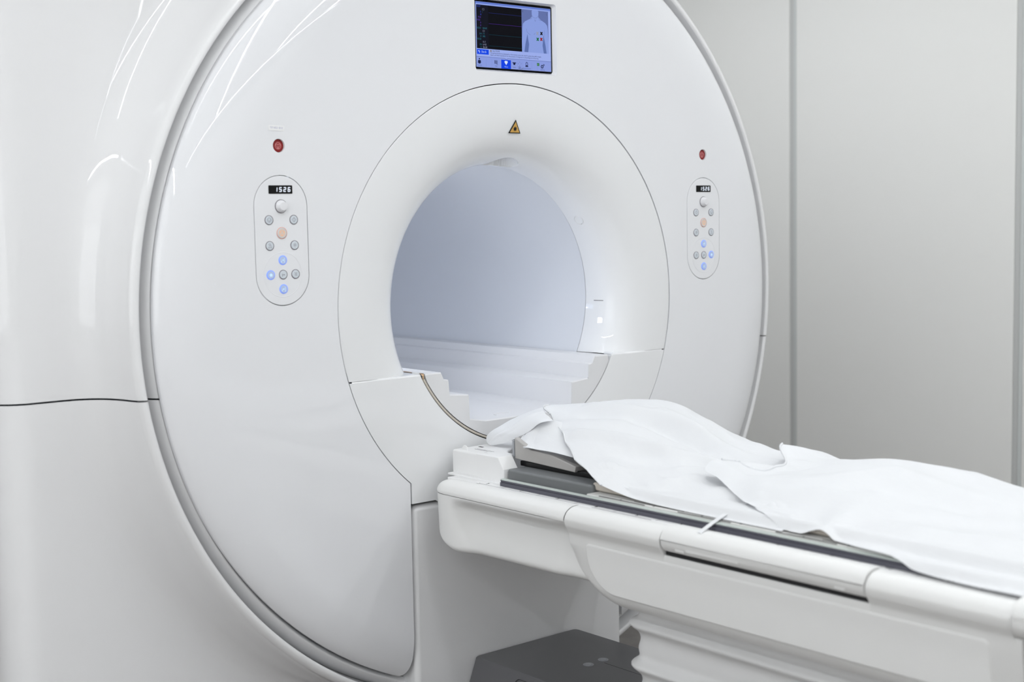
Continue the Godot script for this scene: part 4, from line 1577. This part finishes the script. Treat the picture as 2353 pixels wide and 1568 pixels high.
func build_cloth() -> void:
	cloth_noise = noise(0.02, 21, 3)
	cloth_noise.fractal_type = FastNoiseLite.FRACTAL_RIDGED
	cloth_noise.fractal_gain = 0.35
	cloth_fine = noise(0.03, 8, 3)
	var s := thing("disposable_sheet", "white non-woven disposable sheet draped over the head tray and the couch", "sheet")
	var mb := MB.new()
	var rows := []
	var hemz := [[0.0, 0.549, 0], [0.02, 0.500, 0], [0.083, 0.424, 0], [0.22, 0.341, 0], [0.45, 0.245, 0], [0.7, 0.188, 0], [1.0, 0.141, 0], [1.4, 0.15, 0], [2.0, 0.20, 0]]
	for k in 161:
		var u := k / 160.0
		var row := PackedVector3Array()
		for j in 121:
			var t := 2.0 * j / 120.0
			var z0: float = along(hemz, t).x
			row.append(sheet_point(lerpf(z0, 1.04, u), t))
		rows.append(row)
	mb.grid(rows, V(0, 1, 0))
	obj("sheet_body", mb, M.sheet, s, UP)
	var fold := []
	for j in range(0, 64):
		fold.append(rows[1][j].lerp(rows[0][j], 0.8) + V(0, 0.0006, 0))
	mb = MB.new()
	mb.tube(fold, 0.0030, 8, 0.6)
	obj("hem_fold", mb, M.sheet, s, UP)
	# hanging end flap
	var fo := [V(-0.050, -0.249, 0.139), V(-0.080, -0.261, 0.114), V(-0.110, -0.276, 0.092), V(-0.130, -0.297, 0.064), V(-0.145, -0.309, 0.050), V(-0.150, -0.320, 0.040), V(-0.153, -0.331, 0.041), V(-0.155, -0.3385, 0.050), V(-0.157, -0.3398, 0.061)]
	var fl := [V(-0.128, -0.262, 0.261), V(-0.150, -0.267, 0.242), V(-0.155, -0.283, 0.218), V(-0.157, -0.294, 0.202), V(-0.158, -0.304, 0.179), V(-0.158, -0.318, 0.144), V(-0.158, -0.330, 0.110), V(-0.158, -0.3375, 0.081), V(-0.158, -0.3398, 0.065)]
	mb = MB.new()
	rows = []
	var ca := Curve3D.new()
	var cb := Curve3D.new()
	for k in fo.size():
		var ta: Vector3 = (fo[mini(k + 1, 8)] - fo[maxi(k - 1, 0)]) / 6
		var tb: Vector3 = (fl[mini(k + 1, 8)] - fl[maxi(k - 1, 0)]) / 6
		ca.add_point(fo[k], -ta, ta); cb.add_point(fl[k], -tb, tb)
	for k in 49:
		var row := PackedVector3Array()
		var a := ca.samplef(k / 6.0)
		var b := cb.samplef(k / 6.0)
		for j in 25:
			var f := j / 24.0
			var q := a.lerp(b, f)
			var puff := sin(f * PI) * (0.016 * (1 - k / 48.0 * 0.6))
			q += V(-0.5, 0.3, -0.35) * puff
			q += V(-0.3, 0.5, 0) * 0.005 * exp(-pow((f - 0.45 - 0.1 * sin(k * 0.08)) / 0.06, 2))
			q.y += cloth_fine.get_noise_2d(q.x * 500, q.z * 500) * 0.002
			row.append(q)
		rows.append(row)
	mb.grid(rows, V(-1, 0.6, -0.2))
	obj("end_flap", mb, M.sheet, s, UP)
	# inner layer rolled over in the tray
	mb = MB.new()
	rows = []
	var ro := [V(-0.135, -0.266, 0.209), V(-0.138, -0.275, 0.203), V(-0.145, -0.286, 0.195), V(-0.154, -0.301, 0.187), V(-0.166, -0.313, 0.186), V(-0.177, -0.320, 0.197), V(-0.190, -0.3238, 0.215), V(-0.1985, -0.3225, 0.240)]
	var cc := Curve3D.new()
	for k in ro.size():
		var ta: Vector3 = (ro[mini(k + 1, 7)] - ro[maxi(k - 1, 0)]) / 6
		cc.add_point(ro[k], -ta, ta)
	for k in 43:
		var row := PackedVector3Array()
		var e := cc.samplef(k / 6.0)
		var f := k / 42.0
		# over the roll, round and back along the tray to a line hidden under the sheet
		var far := V(-0.085, -0.275, 0.275).lerp(V(-0.197, -0.3265, 0.430), pow(f, 0.8))
		for j in 25:
			var g := j / 24.0
			var q := e.lerp(far, g)
			q += V(-0.010, 0.004, 0) * sin(clampf(g * 4.0, 0, 1) * PI) * (0.3 + 0.7 * f)
			q += V(-0.006, 0.006, 0) * sin(g * PI)
			row.append(q)
		rows.append(row)
	mb.grid(rows, V(-1, 0.5, 0))
	mb.tube(Array(ro), 0.0022, 8)
	obj("inner_layer", mb, M.sheet, s, UP)

	var g := thing("examination_gown", "white disposable gown with a bound neckline and a tie strap laid over the sheet", "gown")
	mb = MB.new()
	rows = []
	var cw := Curve2D.new()
	for k in GOWN_EDGE.size():
		var a := Vector2(GOWN_EDGE[maxi(k - 1, 0)][0], GOWN_EDGE[maxi(k - 1, 0)][1])
		var b := Vector2(GOWN_EDGE[mini(k + 1, GOWN_EDGE.size() - 1)][0], GOWN_EDGE[mini(k + 1, GOWN_EDGE.size() - 1)][1])
		cw.add_point(Vector2(GOWN_EDGE[k][0], GOWN_EDGE[k][1]), -(b - a) / 6, (b - a) / 6)
	var m := (GOWN_EDGE.size() - 1) * 10
	var binding := []
	for k in 121:
		var u := k / 120.0
		var row := PackedVector3Array()
		for j in m + 1:
			var e := cw.samplef(j / 10.0)
			var tt := 2.0 * j / m
			var t := lerpf(e.x, tt, smoothstep(0.0, 0.35, u))
			var z := lerpf(e.y, 1.93, pow(u, 1.25))
			var q := gown_point(z, t)
			if u < 0.3:
				var fl0 := sheet_point(z, t, 0.006)
				if z < 1.04 and t > 0.02:
					q.y = maxf(q.y, fl0.y)
				var up := lerpf(GOWN_EDGE[j / 10][2], GOWN_EDGE[mini(j / 10 + 1, GOWN_EDGE.size() - 1)][2], (j % 10) / 10.0)
				q.y += up * (1 - smoothstep(0.0, 0.12, u)) * 0.8
			row.append(q)
			if k == 0 and j >= 60 and j <= 120:
				binding.append(q + V(0, 0.001, 0))
		rows.append(row)
	mb.grid(rows, V(0, 1, 0))
	obj("gown_body", mb, M.sheet, g, UP)
	var bd := MB.new()
	bd.tube(binding, 0.0034, 8, 0.7)
	obj("neck_binding", bd, M.sheet, g, UP)
	var stp := MB.new()
	var mid := [V(-0.165, -0.3565, 0.890), V(-0.192, -0.3640, 0.889), V(-0.215, -0.3690, 0.889), V(-0.245, -0.3755, 0.889), V(-0.262, -0.3805, 0.889), V(-0.280, -0.3860, 0.8895), V(-0.300, -0.3935, 0.889), V(-0.316, -0.4000, 0.889)]
	rows = []
	for f in [[-0.0055, 0.0], [-0.0055, 0.0008], [-0.0055, 0.0008], [0.0055, 0.0008], [0.0055, 0.0008], [0.0055, 0.0], [0.0055, 0.0], [-0.0055, 0.0]]:
		var row := PackedVector3Array()
		for q in mid:
			row.append(q + V(0, f[1] + 0.0016, f[0]))
		rows.append(row)
	for k in range(0, 8, 2):
		stp.grid([rows[k], rows[k + 1]], V(-0.25, -0.3815, 0.889), 2)
	obj("tie_strap", stp, M.sheet, g, UP)


# ---------------------------------------------------------------- room
func slab(called: String, lo: Vector3, hi: Vector3, mat: Material, parent: Node = null) -> MeshInstance3D:
	var mb := MB.new()
	mb.rbox(lo, hi, 0.0015, 1)
	var o := obj(called, mb, mat, parent if parent else self)
	if parent == null:
		o.set_meta("kind", "structure")
	return o


const X0 := -3.7
const X1 := 2.5
const Z0 := -3.0
const Z1 := 4.4
const TOP := 2.80


func build_room() -> void:
	slab("floor", V(X0 - 0.1, -0.1, Z0 - 0.1), V(X1 + 0.3, 0, Z1 + 0.1), M.floor)
	slab("ceiling", V(X0 - 0.1, TOP, Z0 - 0.1), V(X1 + 0.3, TOP + 0.1, Z1 + 0.1), M.ceiling)
	slab("wall_left", V(X0 - 0.1, 0, Z0), V(X0, TOP, Z1), M.white_wall)
	slab("wall_back", V(X0 - 0.1, 0, Z0 - 0.1), V(X1 + 0.3, TOP, Z0), M.white_wall)
	slab("wall_front", V(X0 - 0.1, 0, Z1), V(X1 + 0.3, TOP, Z1 + 0.1), M.white_wall)
	# unseen glowing panel added in the left wall as fill light from the side
	var wn := Node3D.new()
	wn.name = "added_window_1"
	add_child(wn, true)
	tag(wn, "", "", "", "structure")
	slab("fill_frame", V(X0, 0.80, -0.10), V(X0 + 0.05, 0.86, 2.60), M.white, wn)
	slab("fill_frame", V(X0, 2.10, -0.10), V(X0 + 0.05, 2.16, 2.60), M.white, wn)
	slab("fill_frame", V(X0, 0.86, -0.10), V(X0 + 0.05, 2.10, -0.04), M.white, wn)
	slab("fill_frame", V(X0, 0.86, 2.54), V(X0 + 0.05, 2.10, 2.60), M.white, wn)
	slab("fill_pane", V(X0 + 0.002, 0.86, -0.04), V(X0 + 0.02, 2.10, 2.54), M.added_window, wn)
	var wl := AreaLight3D.new()
	wl.name = "fill_light"
	wl.area_size = Vector2(2.5, 1.2)
	wl.light_energy = fill_power
	wl.light_color = Color(0.985, 0.992, 1.0)
	wl.shadow_enabled = true
	if "area_range" in wl:
		wl.area_range = 12.0
	wn.add_child(wl, true)
	wl.position = V(X0 + 0.06, 1.48, 1.25)
	wl.rotation.y = -PI / 2
	# the right wall is clad in tall panels with grey joint strips between
	var core := slab("wall_right", V(X1 + 0.02, 0, Z0), V(X1 + 0.2, TOP, Z1), M.wall)
	var joints := []
	for k in range(-1, 6):
		joints.append(-1.121 + 1.052 * k)
	var prev := Z0
	for k in joints.size():
		var z: float = joints[k]
		var hw := 0.018 if k == 1 else 0.020
		if z - hw > prev:
			slab("wall_panel", V(X1, 0.0, prev), V(X1 + 0.02, TOP, z - hw), M.wall, core)
		if z + hw < Z1:
			slab("joint_strip", V(X1 + 0.0020, 0.0, z - hw + 0.0005), V(X1 + 0.021, TOP, z + hw * 0.1), M.joint2, core)
			slab("joint_strip", V(X1 + 0.0008, 0.0, z + hw * 0.1 + 0.0005), V(X1 + 0.021, TOP, z + hw - 0.0005), M.joint, core)
		prev = z + hw
	if prev < Z1:
		slab("wall_panel", V(X1, 0.0, prev), V(X1 + 0.02, TOP, Z1), M.wall, core)


var bore_power := 1.0
var lamp_power := 1.0
var fill_power := 1.0
# slim strips of light under the ceiling: centre x, centre z, length, turned to run along x, words for the label, strength
const LAMPS := [
	[-3.3, 1.8, 4.2, false, "far left, running along the left wall beside the scanner", 2.2], [-0.75, 2.3, 3.0, false, "along the left side of the couch", 0.65],
	[0.75, 2.3, 3.0, false, "along the right side of the couch", 0.65], [1.55, 2.3, 3.0, false, "along the panelled wall in front of the scanner", 1.0],
	[1.30, -0.9, 2.6, false, "added to brighten the panelled wall behind the scanner front", 2.0], [-0.9, 1.0, 3.2, true, "across the room just in front of the scanner", 0.6],  # the strip behind the scanner front is added to brighten the right wall
	[-0.2, 3.95, 4.0, true, "across the room at the front wall", 0.9]]


func build_lamps() -> void:
	for k in LAMPS.size():
		var q: Array = LAMPS[k]
		var t := thing("ceiling_light", "slim white ceiling light strip " + (q[4] as String), "light", V(q[0], TOP, q[1]))
		t.set_meta("group", "ceiling light strips")
		if q[3]:
			t.rotation.y = PI / 2
		var h: float = q[2] / 2
		var mb := MB.new()
		for s in [-1.0, 1.0]:
			mb.rbox(V(s * 0.040 - 0.008, -0.03, -h - 0.02), V(s * 0.040 + 0.008, 0, h + 0.02), 0.002)
		for s in [-1.0, 1.0]:
			mb.rbox(V(-0.045, -0.03, s * (h + 0.012) - 0.010), V(0.045, 0, s * (h + 0.012) + 0.010), 0.002)
		obj("frame", mb, M.white, t)
		mb = MB.new()
		mb.rbox(V(-0.034, -0.020, -h), V(0.034, -0.004, h), 0.003)
		obj("diffuser", mb, M.lamp, t)
		var al := AreaLight3D.new()
		al.name = "lamp"
		al.area_size = Vector2(0.06, q[2] - 0.02)
		al.light_energy = lamp_power * q[2] / 3.0 * q[5]
		al.light_color = Color(0.975, 0.988, 1.0)
		al.shadow_enabled = true
		if "area_range" in al:
			al.area_range = 12.0
		t.add_child(al, true)
		al.position = V(0, -0.026, 0)
		al.rotation.x = -PI / 2


func _ready() -> void:
	# --- camera
	var cam := Camera3D.new()
	cam.name = "camera"
	add_child(cam)
	cam.fov = 27.4684
	cam.near = 0.05
	cam.far = 60.0
	cam.transform = Transform3D(Basis(V(0.76352, -0.01868, 0.64551), V(0.07131, 0.99591, -0.05553), V(-0.64183, 0.08843, 0.76173)).orthonormalized(), V(-2.29144, 0.21537 + H, 2.684))
	var at := CameraAttributesPhysical.new()
	at.frustum_focal_length = 12.0 / tan(deg_to_rad(27.4684 / 2.0))
	at.frustum_focus_distance = 3.45
	at.frustum_near = 0.05
	at.frustum_far = 60.0
	at.exposure_aperture = 2.8
	cam.attributes = at
	cam.current = true
	# --- surroundings and exposure
	var env := Environment.new()
	env.background_mode = Environment.BG_COLOR
	env.background_color = Color(0, 0, 0)
	env.tonemap_mode = Environment.TONE_MAPPER_LINEAR
	env.tonemap_exposure = 1.0
	env.sdfgi_enabled = true
	env.ssao_enabled = true
	env.ssil_enabled = true
	var we := WorldEnvironment.new()
	we.name = "surroundings"
	we.environment = env
	add_child(we)
	lamp_power = 1.27
	bore_power = 0.15
	fill_power = 1.3

	ts = TextServerManager.get_primary_interface()
	make_materials()
	# lettering and symbols
	var di := Image.create(256, 74, false, Image.FORMAT_RGBA8)
	di.fill(Color(0.008, 0.008, 0.010))
	var xs := [86, 114, 161, 209]
	for k in 4:
		seven(di, "1526"[k], xs[k], 18, 22, 38, 10.0, Color(0.92, 0.95, 1))
	digits_mat = StandardMaterial3D.new()
	digits_mat.albedo_color = Color(0.01, 0.01, 0.012)
	digits_mat.emission_enabled = true
	digits_mat.emission = Color.BLACK
	digits_mat.emission_texture = ImageTexture.create_from_image(di)
	digits_mat.texture_repeat = false
	for q in ["wedge", "diamond", "fan", "lamp", "play", "level"]:
		button_faces[q] = textured(icon(q, Color(0.83, 0.855, 0.88), Color(0.54, 0.55, 0.60)))
	for q in ["in", "out", "home"]:
		var m := textured(icon(q, Color(0.72, 0.78, 0.88), Color(0.80, 0.90, 1.0)))
		m.emission_enabled = true
		m.emission = Color.BLACK
		m.emission_texture = ImageTexture.create_from_image(icon(q, Color(0.22, 0.28, 0.42), Color(0.62, 0.78, 1.0)).get_image())
		m.emission_energy_multiplier = 0.5
		button_faces[q] = m
	var ow := textured(icon("warn", Color(0.84, 0.83, 0.82), Color(0.99, 0.78, 0.62)))
	button_faces["warn"] = ow
	button_faces["stop"] = textured(icon("stop", Color(0.52, 0.02, 0.03), Color(0.80, 0.50, 0.50)))
	M.blue_rim = plastic("lit_blue", Color(0.55, 0.66, 0.95), 0.4, 0.0)
	M.blue_rim.emission_enabled = true
	M.blue_rim.emission = Color(0.45, 0.58, 1.0)
	M.blue_rim.emission_energy_multiplier = 0.35
	M.orange_rim = plastic("lit_orange", Color(0.88, 0.66, 0.58), 0.4, 0.0)
	M.orange_rim.emission_enabled = true
	M.orange_rim.emission = Color(1.0, 0.5, 0.3)
	M.orange_rim.emission_energy_multiplier = 0.05
	var si := StandardMaterial3D.new()
	si.albedo_color = Color(0.02, 0.02, 0.03)
	si.roughness = 0.55
	si.metallic_specular = 0.15
	si.emission_energy_multiplier = 0.92
	si.emission_enabled = true
	si.emission = Color.BLACK
	si.emission_texture = ImageTexture.create_from_image(screen_picture())
	si.texture_repeat = false
	M.screen = si
	var pi_ := Image.create(192, 58, false, Image.FORMAT_RGBA8)
	pi_.fill(Color(0.95, 0.95, 0.95))
	glyphs(pi_, "101402 BOC", 14, 36, 30, Color(0.62, 0.62, 0.74), "Droid Sans")
	M.paper = textured(ImageTexture.create_from_image(pi_), 0.8)

	build_room()
	build_lamps()
	build_scanner()
	build_couch()
	build_things()
	build_cloth()
